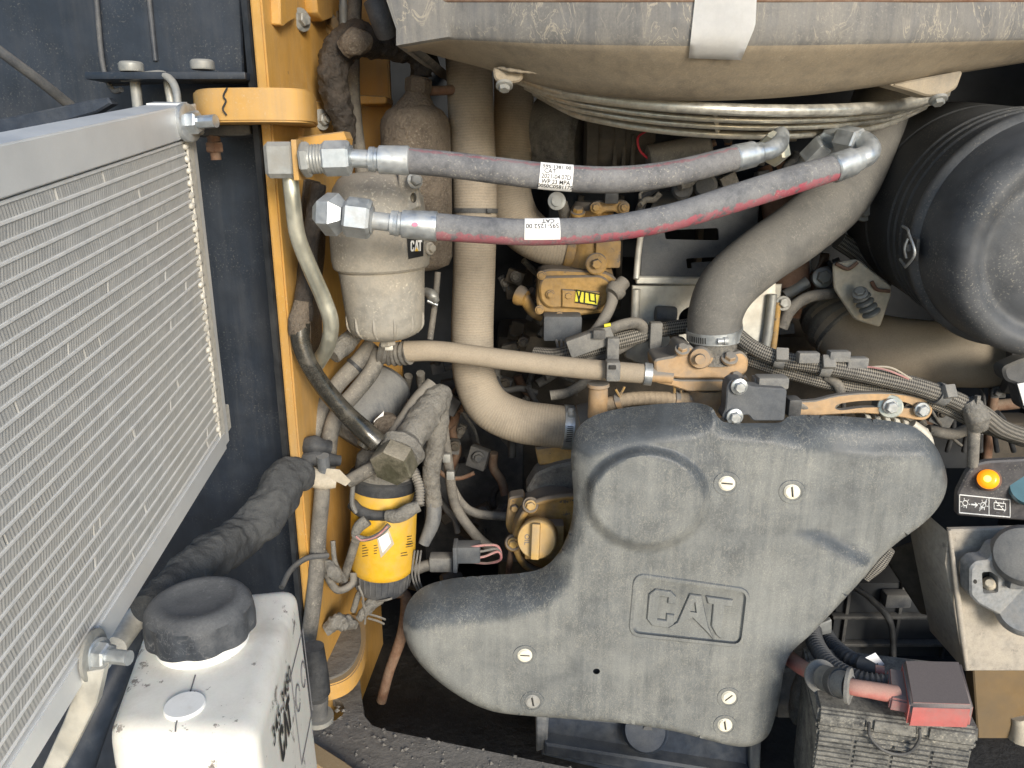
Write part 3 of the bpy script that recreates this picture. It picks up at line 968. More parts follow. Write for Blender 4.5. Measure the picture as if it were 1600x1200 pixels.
webplate('side_plate', [(466, 158), (515, 158), (537, 168), (541, 212), (466, 222)], 0.008, 'yellow', post)
for x, y in ((491, 187), (515, 184)):
    bolt(post, onweb(x, y, 0.012), 0.010, 'zinc_dull', (wn_ + Vector((0.3, -0.8, 0.1))), 1.7, 1.0, stud=0.7, px=False)
prism('clamp_plate', [(455, 224), (466, 214), (536, 205), (541, 216), (540, 226), (470, 234)], 1.20, 0.05, 'yellow', post, 2)
webplate('caked_grime', [(474, 278), (498, 284), (508, 330), (505, 400), (498, 450), (500, 520), (508, 556), (486, 560), (466, 520), (455, 500), (463, 440), (468, 380), (470, 320)], 0.0035, 'mud_dark', post)
# upper hinge lug: thick bar with rounded nose
def lug(name, plan_px, Z, th, mat, par, top=None):
    bm = bmesh.new()
    hi = [bm.verts.new(PZ(x, y, Z)) for x, y in plan_px]
    lo = [bm.verts.new(PZ(x, y, Z) + DOWN * th) for x, y in plan_px]
    n = len(hi)
    ft = bm.faces.new(hi); bm.faces.new(lo)
    for i in range(n): bm.faces.new((hi[i], hi[(i + 1) % n], lo[(i + 1) % n], lo[i]))
    bmesh.ops.recalc_face_normals(bm, faces=bm.faces)
    bmesh.ops.bevel(bm, geom=list(ft.edges), offset=0.002, segments=2, affect='EDGES')
    if top:
        for f in bm.faces:
            if f.normal.z > 0.9: f.material_index = 1
        return obj(name, bm, [mat, top], par, 35)
    return obj(name, bm, mat, par, 35)
A = P(395, 134, 1.06)
lugc = []
for x, y, Y in ((300, 0, 1.17), (303, 0, 1.125), (318, 0, 1.095), (350, 0, 1.085), (398, 0, 1.08), (440, 0, 1.085), (470, 0, 1.10), (485, 0, 1.13), (490, 0, 1.18), (486, 0, 1.3), (420, 0, 1.34), (340, 0, 1.30), (304, 0, 1.23)):
    d_ = Y / (cos(TH) + (600 - 132) / FPX * sin(TH))
    lugc.append(((x - 800) / FPX * d_, Y))
def lugplan(name, plan, z, th, mat, par, bev=0.0025):
    bm = bmesh.new()
    hi = [bm.verts.new((x, y, z)) for x, y in plan]
    lo = [bm.verts.new((x, y, z - th)) for x, y in plan]
    n = len(hi)
    ft = bm.faces.new(hi); fb = bm.faces.new(lo)
    for i in range(n): bm.faces.new((hi[i], hi[(i + 1) % n], lo[(i + 1) % n], lo[i]))
    bmesh.ops.recalc_face_normals(bm, faces=bm.faces)
    if bev: bmesh.ops.bevel(bm, geom=list(ft.edges) + list(fb.edges), offset=bev, segments=2, affect='EDGES')
    return bm
lugc = smooth_loop(lugc, 4)
lz = P(395, 137, 1.085).z
hl = obj('hinge_lug', lugplan('hinge_lug', lugc, lz, 0.043, 'yellow', post), 'yellow', post, 40)
crk = tube('paint_crack', [(355, 137, 1.082), (349, 150, 1.082), (353, 158, 1.082), (348, 170, 1.082), (354, 180, 1.082)], 1.6, 'slot_dark', hl, 6, 4)
dk = thing('hinge_pin_bolt', 'rusty vertical hinge bolt and nut under the upper yellow lug', 'bolt', (336, 250, 1.19))
tube('shank', [(326, 178, 1.19), (330, 200, 1.19), (335, 222, 1.19)], 10, 'rust', dk, 14, 2)
hexnut('hex_nut', (334, 222, 1.19), (336, 238, 1.19), 14, 'rust', dk)
tube('thread', [(336, 236, 1.19), (338, 250, 1.19)], 8, 'rust', dk, 12, 2)
o = prism('hinge_bracket', [(292, 197), (388, 194), (391, 209), (380, 212), (292, 213)], 1.18, 0.08, 'dark_steel', None, 2)
solo(o, 'dark flat bracket bar between the upper hinge bolt and nut', 'bracket')
# lower hinge lug with caked dust on top
zl = PZ(520, 1050, 0.80).z
low = [(478, 1072), (512, 1071), (542, 1060), (560, 1040), (570, 1012), (571, 985), (566, 966), (540, 957), (515, 964), (500, 990), (488, 1020), (470, 1040), (440, 1060)]
low = [(lambda v: (v.x, v.y))(PZ(x, y, 0.80)) for x, y in low]
lowbm = lugplan('l', smooth_loop(low, 3), 0.80, 0.034, 'yellow', None)
lo_ = obj('lower_hinge_lug', lowbm, 'yellow', post, 40)
dm = [(468, 1058), (505, 1062), (535, 1052), (553, 1034), (563, 1008), (563, 982), (556, 968), (538, 961), (518, 968), (503, 995), (492, 1022)]
dbm = lugplan('d', smooth_loop([(lambda v: (v.x, v.y))(PZ(x, y, 0.803)) for x, y in dm], 3), 0.8042, 0.006, '', None, 0.001)
obj('caked_dust', dbm, 'floor_dust', lo_, 40)
o = tube('dirt_clod', [(508, 985, 1.2), (530, 972, 1.21), (556, 976, 1.23)], [8, 13, 7], 'grey_dust', lo_, 28, 14, lump=0.4, lumps=90)
prism('foot_strip', [(478, 1160), (490, 1158), (540, 1190), (600, 1235), (580, 1250), (470, 1180)], HZ(0.735), 0.02, 'yellow', post, 2, ext=DOWN)

# dark seal stub beside the lower lug
sb = thing('lower_hinge_pin', 'black greasy hinge pin beside the lower yellow lug', 'hinge pin', (492, 1115, 1.05))
tube('sleeve', [(490, 1010, 1.08), (494, 1060, 1.08), (495, 1082, 1.08)], [16, 20, 21], 'black_rubber', sb, 18, 3)
tube('pin', [(496, 1090, 1.09), (497, 1118, 1.09)], [17, 15], 'dark_steel', sb, 18, 3)
tube('washer_stack', [(497, 1117, 1.09), (497, 1124, 1.09)], [24, 24], 'zinc_dull', sb, 20, 2)

# loose dirt on the floor plate
vv, ff = [], []
rd = random.Random(11)
for k in range(420):
    x, y = rd.uniform(490, 1000), rd.uniform(1090, 1210)
    if not poly_in((x, y), plate_pts): continue
    c = PZ(x, y, 0.7155)
    r = rd.choice((0.0012, 0.0016, 0.002, 0.003, 0.005))
    bse = len(vv)
    m = Matrix.Rotation(rd.uniform(0, 6), 3, 'Z')
    for dx, dy, dz in ((1, 0, 0), (0.2, 1, 0), (-0.9, 0.3, 0), (-0.2, -0.9, 0), (0.1, 0.1, 0.7)):
        vv.append(c + (m @ Vector((dx, dy, dz))) * r * rd.uniform(0.7, 1.3))
    ff += [(bse, bse + 1, bse + 4), (bse + 1, bse + 2, bse + 4), (bse + 2, bse + 3, bse + 4), (bse + 3, bse, bse + 4)]
me = bpy.data.meshes.new('dirt_crumbs')
me.from_pydata([tuple(v) for v in vv], [], ff)
dcr = obj('dirt_crumbs', me, 'floor_dust', None, None)
tag(dcr, 'loose dirt crumbs scattered on the floor plate', 'dirt', kind='stuff')

# ================================================================== FAN SHROUD AND GUARD (top)
shroud = thing('fan_shroud', 'big dusty grey moulded fan shroud across the top', 'fan shroud', (1100, 150, 1.3))
bx = [655, 700, 760, 850, 960, 1100, 1250, 1400, 1500, 1600, 1720, 1950]
by = [80, 92, 108, 135, 152, 158, 150, 131, 114, 98, 78, 40]
def Yc(x): return 1.0 + 0.16 * ((x - 1120) / 520) ** 2
rows = []
ns = 60
bot = catmull(list(zip(bx, by)), 6)
ns = len(bot)
lefts = [(560, -110), (600, -40), (606, 10), (618, 42), (634, 64), (655, 80)]
def rowline(k, f, dy):
    """f: 0 = crease line, 1 = bottom edge"""
    out = []
    for i, b in enumerate(bot):
        t = i / (ns - 1)
        out.append((b[0], b[1]))
    return out
R_ = []
spec_rows = [(-2.3, 0.02, 0), (-0.95, 0.004, 0), (-0.45, 0.0, 1), (-0.15, 0.0, 2), (0.0, 0.002, 2), (0.12, 0.007, 3), (0.24, 0.016, 4), (0.45, 0.037, 4), (0.75, 0.07, 5), (0.93, 0.09, 5), (0.985, 0.105, 5), (1.0, 0.125, 5), (0.985, 0.16, 5), (0.9, 0.6, 5)]
for f, dY, li in spec_rows:
    row = []
    for i, b in enumerate(bot):
        x, yb = b
        yc_ = 60 - 0.00002 * (x - 1150) ** 2 * 0.6
        yc_ = min(yc_, yb - 22)
        y = yc_ + (yb - yc_) * f if f >= 0 else yc_ + f * 170
        # left shoulder: pull the upper rows out to the left
        k = max(0.0, 1 - i / 6.0)
        sh = {0: -95, 1: -58, 2: -36, 3: -28, 4: -18, 5: 0}[li]
        row.append(P(x + sh * k, y + (14 * k if li in (2, 3, 4) else 0), Yc(x) + dY))
    R_.append(row)
bm = bmesh.new()
G = [[bm.verts.new(v) for v in row] for row in R_]
for a, b in zip(G, G[1:]):
    for i in range(ns - 1): bm.faces.new((a[i], a[i + 1], b[i + 1], b[i]))
# left end returns into the bay
ends = [bm.verts.new(g[0].co + Vector((0.02, 0.45, 0))) for g in G]
for i in range(len(G) - 1): bm.faces.new((G[i][0], G[i + 1][0], ends[i + 1], ends[i]))
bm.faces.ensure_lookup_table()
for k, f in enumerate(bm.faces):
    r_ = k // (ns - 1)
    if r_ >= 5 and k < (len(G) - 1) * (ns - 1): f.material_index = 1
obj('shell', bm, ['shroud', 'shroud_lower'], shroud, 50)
for x, y, Y, nm in ((790, 126, 1.13, 'l'), (1462, 148, 1.15, 'r')):
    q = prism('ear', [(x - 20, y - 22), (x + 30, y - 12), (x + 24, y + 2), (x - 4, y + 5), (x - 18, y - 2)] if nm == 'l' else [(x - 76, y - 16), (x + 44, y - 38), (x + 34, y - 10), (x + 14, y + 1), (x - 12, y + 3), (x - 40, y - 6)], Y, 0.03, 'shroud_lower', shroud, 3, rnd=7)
    bolt(shroud, (x - 2 if nm == 'l' else x + 4, y + 8, Y - 0.004), 9, 'zinc_dull', Vector((0, -0.5, -0.9)), 1.5, 0.8)
def shrY(x, y):
    f = (y - 60) / 96.0
    return Yc(x) + float(np.interp(f, [-1, -0.15, 0.0, 0.12, 0.24, 0.45, 0.75], [0, 0, 0.002, 0.007, 0.016, 0.037, 0.07])) - 0.004
bm = bmesh.new(); gg = {}
for i in range(9):
    for j in range(15):
        u, v = i / 8, j / 14
        y = -40 + v * (131 + 3 * u)
        xl = 1090 - 14 * v
        xr = 1184 - 6 * v - 20 * max(0, v - 0.6) / 0.4 * 1.0
        x = xl + (xr - xl) * u
        lift = 0.010 * max(0, u - 0.8) / 0.2 * max(0, v - 0.75) / 0.25
        gg[i, j] = bm.verts.new(P(x, y, shrY(x, y) - lift))
for i in range(8):
    for j in range(14): bm.faces.new((gg[i, j], gg[i + 1, j], gg[i + 1, j + 1], gg[i, j + 1]))
ex_ = bmesh.ops.solidify(bm, geom=list(bm.faces), thickness=0.0008)
obj('paper_label', bm, 'paper', shroud, 50)
# top lip line
tube('upper_lip', [(x_, 1, Yc(x_) + 0.0005) for x_ in (620, 700, 800, 900, 1000, 1120, 1250, 1400, 1500, 1650, 1720)], 2.6, 'rust', shroud, 8)

guard = thing('fan_guard', 'wire fan guard of stacked curved rods under the shroud', 'fan guard', (1100, 210, 1.25))
rings = [(796, 116, 1107, 171, 1476, 145, 9.5, 1.12), (810, 127, 1107, 187, 1466, 152, 5, 1.15), (822, 136, 1107, 198, 1457, 158, 5, 1.18), (836, 145, 1107, 211, 1444, 166, 6, 1.22)]
gt = []
for xl, yl, xm, ym, xr, yr, r, Y in rings:
    pts = []
    for k in range(11):
        t = k / 10
        x = xl + (xr - xl) * t
        s = 1 - (2 * t - 1) ** 2
        s = s ** 0.6
        y = (yl + (yr - yl) * t) + (ym - (yl + yr) / 2) * s
        pts.append((x, y, Y + 0.2 * (2 * t - 1) ** 2))
    gt.append(tube('ring', pts, r, 'wire_bright', guard, 10, 4))
for t in (0.07, 0.12, 0.47, 0.86):
    pts = []
    for i in (0, 1, 2, 3):
        xl, yl, xm, ym, xr, yr, r, Y = rings[i]
        s = (1 - (2 * t - 1) ** 2) ** 0.6
        pts.append((xl + (xr - xl) * t, (yl + (yr - yl) * t) + (ym - (yl + yr) / 2) * s - 2, Y + 0.2 * (2 * t - 1) ** 2 + 0.008))
    tube('spoke', pts, 4, 'wire_bright', guard, 8, 4)
# mud wasp nest lumps beside the left end
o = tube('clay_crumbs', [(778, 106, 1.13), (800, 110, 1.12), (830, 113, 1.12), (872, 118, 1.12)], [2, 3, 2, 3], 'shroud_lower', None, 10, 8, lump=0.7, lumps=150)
solo(o, 'row of dried clay crumbs stuck under the shroud left end', 'mud')

# ================================================================== HYDRAULIC HOSES
h1 = thing('hydraulic_hose', 'upper grey hydraulic hose with white printed label, ending in zinc fittings', 'hose', (640, 275, 1.08))
Yh = 1.06
box('manifold_block', P(443, 250, 1.085), (0.042, 0.045, 0.047), 'zinc_dull', h1, bev=0.006, seg=1)
box('lock_plate', P(467, 250, 1.078), (0.007, 0.04, 0.052), 'yellow', h1, bev=0.001)
hexnut('hex_nut', (471, 250, Yh), (486, 249, Yh), 27, 'zinc_dull', h1, rot=0.5)
tube('thread', [(484, 249, Yh), (507, 248, Yh)], 22, 'zinc_dull', h1, 20, 6, rib=0.03, ribp=0.004)
hexnut('swivel_nut', (505, 248, Yh), (548, 247, Yh), 27, 'zinc', h1, rot=0.55)
lathe('neck', (546, 247, Yh), (584, 249, Yh), [(0, 17), (0.1, 20), (0.14, 14), (0.8, 14), (0.82, 19), (1, 19)], 'zinc', h1, 28)
lathe('ferrule', (578, 249, Yh), (640, 251, Yh), [(0, 16), (0.02, 19), (0.12, 19.5), (0.14, 18), (0.2, 18), (0.24, 21.5), (0.95, 22.5), (0.98, 22), (1, 20.5)], 'zinc', h1, 32)
ho1 = tube('rubber_hose', [(636, 251, Yh), (700, 257, Yh), (780, 267, Yh), (868, 277, Yh), (960, 281, 1.06), (1050, 271, 1.07), (1148, 247, 1.10)], [20, 20, 20.5, 20.5, 20.5, 20, 19], 'hose_plum', h1, 28, 14)
lathe('ferrule', (1146, 248, 1.10), (1190, 238, 1.115), [(0, 19.5), (0.04, 21), (0.7, 20), (0.74, 17), (1, 16)], 'zinc', h1, 28)
tube('elbow', [(1186, 239, 1.11), (1205, 234, 1.12), (1217, 225, 1.14), (1219, 212, 1.17)], 14, 'zinc', h1, 20)
hexnut('hex_nut', (1203, 236, 1.15), (1216, 229, 1.16), 27, 'zinc_yellowish', h1, rot=0.2)
sa, sb_ = s_at(ho1, 843), s_at(ho1, 893)
lb = band('printed_label', ho1, sa, sb_, 'paper', h1, 0.0006, -1.15, 1.25, 0.0006)
for i, s in enumerate(('595-1381 00', 'CAT', '2021-04.07D', 'WP 23 MPA', '00S0C0581175')):
    wrap_text('label_print', s, 0.0075 if i != 1 else 0.008, ho1, (sa + sb_) / 2 + (-0.009 if i == 1 else 0.0), 0.62 - i * 0.36, 'ink', lb, 0.0016, bold=0.012)

h2 = thing('hydraulic_hose', 'lower grey hydraulic hose with a worn red stripe along its underside', 'hose', (600, 372, 1.05))
Yl = 1.03
hexnut('elbow_block', (497, 334, 1.055), (541, 336, 1.04), 33, 'zinc', h2, cham=0.45, rot=0.6, sides=6)
hexnut('swivel_nut', (539, 338, Yl), (580, 343, Yl), 31, 'zinc', h2, rot=0.55)
lathe('neck', (578, 344, Yl), (620, 349, Yl), [(0, 18), (0.1, 22), (0.14, 14), (0.75, 14), (0.78, 19), (1, 19)], 'zinc', h2, 28)
lathe('ferrule', (615, 349, Yl), (684, 354, Yl), [(0, 16), (0.02, 19.5), (0.1, 20), (0.12, 18), (0.18, 18), (0.2, 21.5), (0.95, 23.5), (0.98, 23), (1, 21)], 'zinc', h2, 32)
prism('paint_mark', ellipse(648, 351, 5, 3.5, 12), Yl - 0.0205, 0.0008, 'pink', h2, 0.5)
ho2 = tube('rubber_hose', [(680, 354, Yl), (760, 360, Yl), (845, 363, Yl), (950, 357, 1.035), (1050, 339, 1.05), (1150, 309, 1.075), (1240, 281, 1.11), (1305, 262, 1.14)], [21, 20.5, 20.5, 20.5, 21, 22, 22, 20], 'hose_red', h2, 28, 14)
lathe('ferrule', (1300, 264, 1.137), (1342, 249, 1.15), [(0, 21), (0.05, 23), (0.75, 22), (0.8, 19), (1, 18)], 'zinc', h2, 28)
tube('elbow', [(1338, 250, 1.15), (1354, 243, 1.155), (1359, 232, 1.17), (1350, 222, 1.19), (1335, 218, 1.21)], [17, 17, 16, 16, 15], 'zinc', h2, 22)
hexnut('hex_nut', (1343, 222, 1.19), (1312, 216, 1.22), 21, 'zinc', h2, rot=0.4)
sa, sb_ = s_at(ho2, 817), s_at(ho2, 870)
lb = band('printed_label', ho2, sa, sb_, 'paper', h2, 0.0006, -0.55, 1.35, 0.0006)
for i, s in enumerate(('595-1252 00', 'CAT')):
    wrap_text('label_print', s, 0.0085, ho2, (sa + sb_) / 2 + (0.008 if i else 0), 0.36 + 0.42 * i + 0.25, 'ink', lb, 0.0016, flip=True, bold=0.012)
hx = thing('port_fitting', 'zinc hexagon fittings below the right end of the fan guard', 'fitting', (1280, 245, 1.25))
hexnut('hex_nut', (1262, 250, 1.26), (1290, 222, 1.24), 19, 'zinc', hx)
hexnut('jam_nut', (1293, 226, 1.24), (1306, 214, 1.25), 24, 'zinc', hx)
tube('stub', [(1240, 285, 1.28), (1266, 250, 1.27)], 15, 'zinc', hx, 16, 3)
tube('black_collar', [(1300, 220, 1.25), (1312, 205, 1.26)], 18, 'black_rubber', hx, 16, 3)

# zinc pipe dropping from the upper block
zp = tube('steel_pipe', [(453, 272, 1.09), (457, 310, 1.09), (465, 368, 1.10), (485, 420, 1.12), (506, 468, 1.14), (517, 505, 1.15), (512, 540, 1.17), (496, 568, 1.2)], [12.5, 12.5, 12.5, 12.5, 12.5, 12.5, 12, 12], 'zinc_yellowish', None, 20, 10)
solo(zp, 'bright zinc-plated pipe bending down beside the grey fuel filter', 'pipe')

# ================================================================== FUEL FILTER (grey cast)
ff_ = thing('fuel_filter', 'dusty light-grey cast fuel filter with a black CAT badge', 'filter', (604, 540, 1.24))
Af, Bf = (585, 268, 1.24), (605, 530, 1.24)
lathe('housing', Af, Bf, [(0.0, 20), (0.01, 46), (0.04, 58), (0.09, 67), (0.13, 70), (0.15, 74), (0.34, 78), (0.50, 79), (0.545, 77), (0.56, 73)], 'cast_filter', ff_, 56)
bowl = lathe('bowl', Af, Bf, [(0.555, 66), (0.575, 69.5), (0.60, 68.5), (0.80, 65), (0.90, 62.5), (0.935, 59), (0.965, 50), (0.985, 38), (1.0, 20)], 'cast_filter', ff_, 56)
fax = (q3(Bf) - q3(Af)); fdir = fax.normalized()
fN = (CAM - q3(Af)); fN = (fN - fdir * fN.dot(fdir)).normalized(); fB = fN.cross(fdir)
fs = S(268, 1.24)
for k in range(12):
    a = -1.35 + k * 0.52
    dd = fN * cos(a) + fB * sin(a)
    p0, p1 = q3(Af) + fax * 0.83, q3(Af) + fax * 0.955
    tube('rib', [p0 + dd * 63 * fs, p0.lerp(p1, 0.6) + dd * 62 * fs, p1 + dd * 52 * fs], [0.0022, 0.0028, 0.002], 'cast_filter', bowl, 8, 3, metres=True)
hexnut('drain_plug', (604, 524, 1.235), (607, 540, 1.235), 13, 'cast_filter', ff_)
box('drain_tip', P(608, 543, 1.23), (0.013, 0.008, 0.008), 'silver_sheet', ff_, bev=0.001)
lathe('head_boss', (612, 262, 1.27), (603, 300, 1.25), [(0, 26), (0.5, 27), (1, 34)], 'cast_filter', ff_, 28)
pb = prism('priming_bracket', [(622, 262), (634, 266), (652, 290), (658, 322), (640, 330), (618, 318), (606, 322), (604, 312), (622, 296)], 1.19, 0.012, 'cast_filter', ff_, 2, holes=[ellipse(646, 309, 5, 8, 12), rounded([(608, 314), (620, 308), (620, 326), (608, 326)], 3, 3)])
bolt(ff_, (648, 282, 1.18), 9, 'zinc_dull', Vector((0.5, -0.8, 0.2)))
bolt(ff_, (672, 388, 1.22), 7, 'cast_filter', Vector((0.8, -0.6, 0.1)))
def onfilter(px, py, k=1.0):
    """where the ray through px,py meets the filter housing"""
    Pt = q3(Af); r = ray(px, py)
    best = None
    lo_, hi_ = 0.9, 1.4
    R = 79.5 * fs * k
    for i in range(500):
        t = lo_ + (hi_ - lo_) * i / 500
        q = CAM + r * t
        w = q - Pt
        dist = (w - fdir * w.dot(fdir)).length
        if dist < R: return q
    return CAM + r * 1.3
dec = [(636, 372), (662, 371), (664, 397), (661, 401), (638, 405)]
bm = bmesh.new()
gd = {}
for i in range(7):
    for j in range(5):
        u, v = i / 6, j / 4
        x = (636 + 26 * u) * (1 - v) + (638 + 23.5 * u) * v
        y = (372 - 1 * u) * (1 - v) + (405 - 5 * u) * v
        gd[i, j] = bm.verts.new(onfilter(x, y, 1.012))
for i in range(6):
    for j in range(4): bm.faces.new((gd[i, j], gd[i + 1, j], gd[i + 1, j + 1], gd[i, j + 1]))
badge = obj('badge', bm, 'decal_black', ff_, 60)
CATC = [(0, .16), (.13, 0), (.47, 0), (.6, .12), (.6, .36), (.40, .36), (.40, .19), (.22, .19), (.22, .81), (.40, .81), (.40, .64), (.6, .64), (.6, .88), (.47, 1), (.13, 1), (0, .84)]
CATA = [(.86, 1), (1.14, 1), (1.42, 0), (1.20, 0), (1.16, .14), (1.0, .30), (.84, .14), (.80, 0), (.58, 0)]
CATT = [(1.20, 1), (1.88, 1), (1.88, .80), (1.67, .80), (1.67, 0), (1.44, 0), (1.44, .80), (1.26, .80)]
CATTRI = [(.62, -.02), (1.0, .34), (1.38, -.02)]
def flatpoly(name, pts, fmap, mat, par):
    v, t, _ = tri([pts])
    bm = bmesh.new()
    vv_ = [bm.verts.new(fmap(q.x, q.y)) for q in v]
    for f in t: bm.faces.new([vv_[i] for i in f])
    return obj(name, bm, mat, par, None)
fm = lambda x, y: onfilter(641.5 + x * 9.6, 393 - y * 17 - x * 0.6, 1.022)
for n_, p_ in (('letter', CATC), ('letter', [(.9, 1), (1.12, 1), (1.36, 0), (1.14, 0), (1.0, .6), (.86, 0), (.64, 0)]), ('letter', CATT)):
    flatpoly(n_, p_, fm, 'ink_white', badge)
flatpoly('triangle', [(.70, 0), (1.0, .36), (1.30, 0)], lambda x, y: onfilter(641.5 + x * 9.6, 393 - y * 17 - x * 0.6, 1.028), 'decal_yellow', badge)

# ================================================================== MUD-CAKED CANISTER BEHIND IT
mc = thing('mud_caked_canister', 'brown dust-caked canister behind the grey fuel filter', 'canister', (650, 415, 1.45))
lathe('body', (648, 165, 1.42), (657, 420, 1.42), [(0.0, 30), (0.03, 44), (0.08, 53), (0.12, 55), (0.5, 55), (0.92, 53), (0.97, 48), (1, 30)], 'mud', mc, 56, 60, lump=0.03, lumps=60)
lathe('neck', (655, 120, 1.42), (650, 175, 1.42), [(0, 15), (0.2, 17), (0.5, 20), (0.8, 30), (1, 40)], 'mud', mc, 24, 60, lump=0.08, lumps=60)
hexnut('neck_nut', (654, 122, 1.415), (653, 145, 1.415), 21, 'mud', mc, rot=0.5)
tube('side_pipe', [(672, 142, 1.43), (700, 141, 1.43), (715, 139, 1.44)], 7, 'rust', mc, 12, 3)
mh = thing('mud_caked_hose', 'hose arch thick with wet dark mud against the yellow post', 'hose', (535, 240, 1.38))
tube('wet_mud_hose', [(543, 225, 1.36), (537, 190, 1.35), (524, 150, 1.34), (520, 112, 1.34), (532, 78, 1.35), (556, 60, 1.36), (585, 66, 1.38), (620, 74, 1.40), (655, 84, 1.42), (658, 120, 1.42)], [13, 18, 21, 23, 26, 26, 23, 21, 20, 16], 'mud_dark', mh, 32, 14, lump=0.22, lumps=80)
tube('dry_mud_crust', [(537, 78, 1.315), (553, 66, 1.31), (572, 66, 1.33)], [14, 20, 14], 'mud', mh, 24, 8, lump=0.2, lumps=80)
dusthose = tube('riser_hose', [(556, -20, 1.45), (552, 60, 1.45), (551, 130, 1.45), (556, 200, 1.45), (566, 270, 1.44)], 11, 'grey_rubber', None, 16)
solo(dusthose, 'dusty grey vertical hose behind the mud-caked arch', 'hose')
o = prism('yellow_tab', [(560, 148), (604, 150), (604, 162), (560, 163)], 1.5, 0.08, 'yellow', None, 2, rnd=4)
solo(o, 'small yellow tab left of the mud-caked canister', 'bracket')
o = tube('dark_hose_stub', [(585, 0, 1.3), (598, 35, 1.3), (604, 55, 1.31)], [18, 18, 16], 'dark_steel', None, 16, 4)
solo(o, 'dark rubber hose stub beside the shroud left corner', 'hose')

# ================================================================== LARGE TAN COOLANT HOSES
cp = thing('coolant_hose', 'tall tan coolant hose curving right into a stainless clamp', 'hose', (745, 690, 1.45))
ct = tube('rubber_hose', [(728, 40, 1.46), (733, 110, 1.46), (737, 200, 1.46), (742, 300, 1.45), (741, 420, 1.44), (738, 520, 1.43), (742, 590, 1.42), (764, 634, 1.41), (808, 657, 1.40), (860, 665, 1.39), (905, 669, 1.39)], [36, 36, 35.5, 34.5, 33, 33, 33, 34, 34, 33.5, 33], 'tan_hose', cp, 36, 12)
lathe('spigot', (890, 668, 1.39), (925, 662, 1.39), [(0, 26), (0.4, 27), (0.45, 33), (1, 34)], 'orange_dusty', cp, 32)
clamp_band(ct, s_at(ct, 888), 0.018, cp, -0.25)
ziptie(ct, s_aty(ct, 333), cp, 0.008, 0.6)
cp2 = thing('rear_coolant_hose', 'second tan hose behind, bending right below the upper hydraulic hose', 'hose', (800, 330, 1.6))
tube('rubber_hose', [(802, 90, 1.62), (803, 150, 1.62), (800, 230, 1.61), (797, 300, 1.60), (812, 350, 1.59), (850, 378, 1.58), (892, 386, 1.58)], [32, 31, 31, 33, 36, 34, 30], 'tan_hose', cp2, 32, 10)
lathe('end_bead', (884, 385, 1.575), (900, 388, 1.575), [(0, 31), (0.3, 34), (0.8, 34), (1, 28)], 'yellow_dirty', cp2, 28)
th = thing('transfer_hose', 'slim tan hose running level across the bay to the thermostat housing', 'hose', (800, 590, 1.3))
tt = tube('rubber_hose', [(632, 549, 1.31), (690, 549, 1.31), (790, 562, 1.30), (900, 575, 1.29), (1018, 585, 1.28)], [16.5, 16, 16, 16, 15.5], 'tan_smooth', th, 24, 10)
tube('ribbed_sleeve', [(592, 549, 1.32), (615, 553, 1.32), (640, 551, 1.31)], 18, 'grey_rubber', th, 20, 8, rib=0.06, ribp=0.009)
band('spring_clamp', tt, s_at(tt, 1006), s_at(tt, 1018), 'zinc', th, 0.0015)
lathe('spigot', (1012, 584, 1.28), (1050, 588, 1.28), [(0, 12), (1, 12)], 'orange_dusty', th, 20)

# ================================================================== GREY ELBOW HOSE AND THERMOSTAT
ge = thing('radiator_elbow_hose', 'thick grey rubber elbow hose slanting down to the orange housing', 'hose', (1120, 545, 1.3))
gt_ = tube('rubber_hose', [(1400, 90, 1.70), (1374, 170, 1.58), (1347, 240, 1.50), (1312, 305, 1.43), (1252, 358, 1.38), (1187, 403, 1.34), (1138, 447, 1.32), (1118, 490, 1.31), (1116, 532, 1.31)], [45, 45, 46, 46.5, 47, 46, 45, 42, 40.5], 'grey_elbow', ge, 40, 12)
clamp_band(gt_, s_aty(gt_, 522), 0.02, ge, -0.3)
ts = thing('thermostat_housing', 'orange dusty thermostat housing under the grey elbow', 'engine part', (1100, 630, 1.33))
lathe('outlet_neck', (1116, 524, 1.31), (1114, 562, 1.31), [(0, 36), (0.35, 38), (0.5, 36), (0.9, 38), (1, 44)], 'grey_dust', ts, 36)
prism('upper_flange', [(1022, 562), (1056, 556), (1062, 540), (1082, 540), (1090, 556), (1130, 556), (1160, 548), (1170, 560), (1168, 582), (1150, 592), (1060, 592), (1024, 584)], 1.27, 0.07, 'orange_dusty', ts, 3, rnd=7)
prism('lower_flange', [(1022, 586), (1060, 594), (1150, 594), (1166, 586), (1172, 598), (1150, 606), (1128, 612), (1076, 612), (1052, 604), (1024, 598)], 1.275, 0.06, 'orange_dusty', ts, 2, rnd=5)
lathe('body', (1102, 604, 1.32), (1100, 650, 1.32), [(0, 33), (0.9, 31), (1, 36)], 'orange_dusty', ts, 36)
for x, y, r in ((1066, 546, 8), (1140, 560, 9), (1150, 590, 8)):
    bolt(ts, (x, y, 1.265), r, 'orange_dusty', Vector((0, -0.6, 0.8)))
lathe('plug_boss', (1094, 556, 1.285), (1094, 562, 1.245), [(0, 17), (0.6, 17), (0.7, 15), (0.72, 8), (1, 7.5)], 'orange_dusty', ts, 28)
bp = thing('bypass_tube', 'short tan bypass tube and stub above the black belt guard', 'pipe', (960, 640, 1.3))
tube('stub', [(935, 602, 1.30), (934, 650, 1.31)], [15, 16], 'orange_dusty', bp, 22, 4)
lathe('stub_collar', (935, 598, 1.30), (935, 606, 1.30), [(0, 10), (0.1, 17), (0.7, 17.5), (1, 15)], 'orange_dusty', bp, 22)
bt = tube('braided_hose', [(948, 632, 1.31), (975, 625, 1.30), (1010, 622, 1.30), (1075, 624, 1.30)], 11, 'braid_tan', bp, 18)
tube('pipe_end', [(1070, 624, 1.30), (1095, 626, 1.31)], 9, 'orange_dusty', bp, 14, 3)
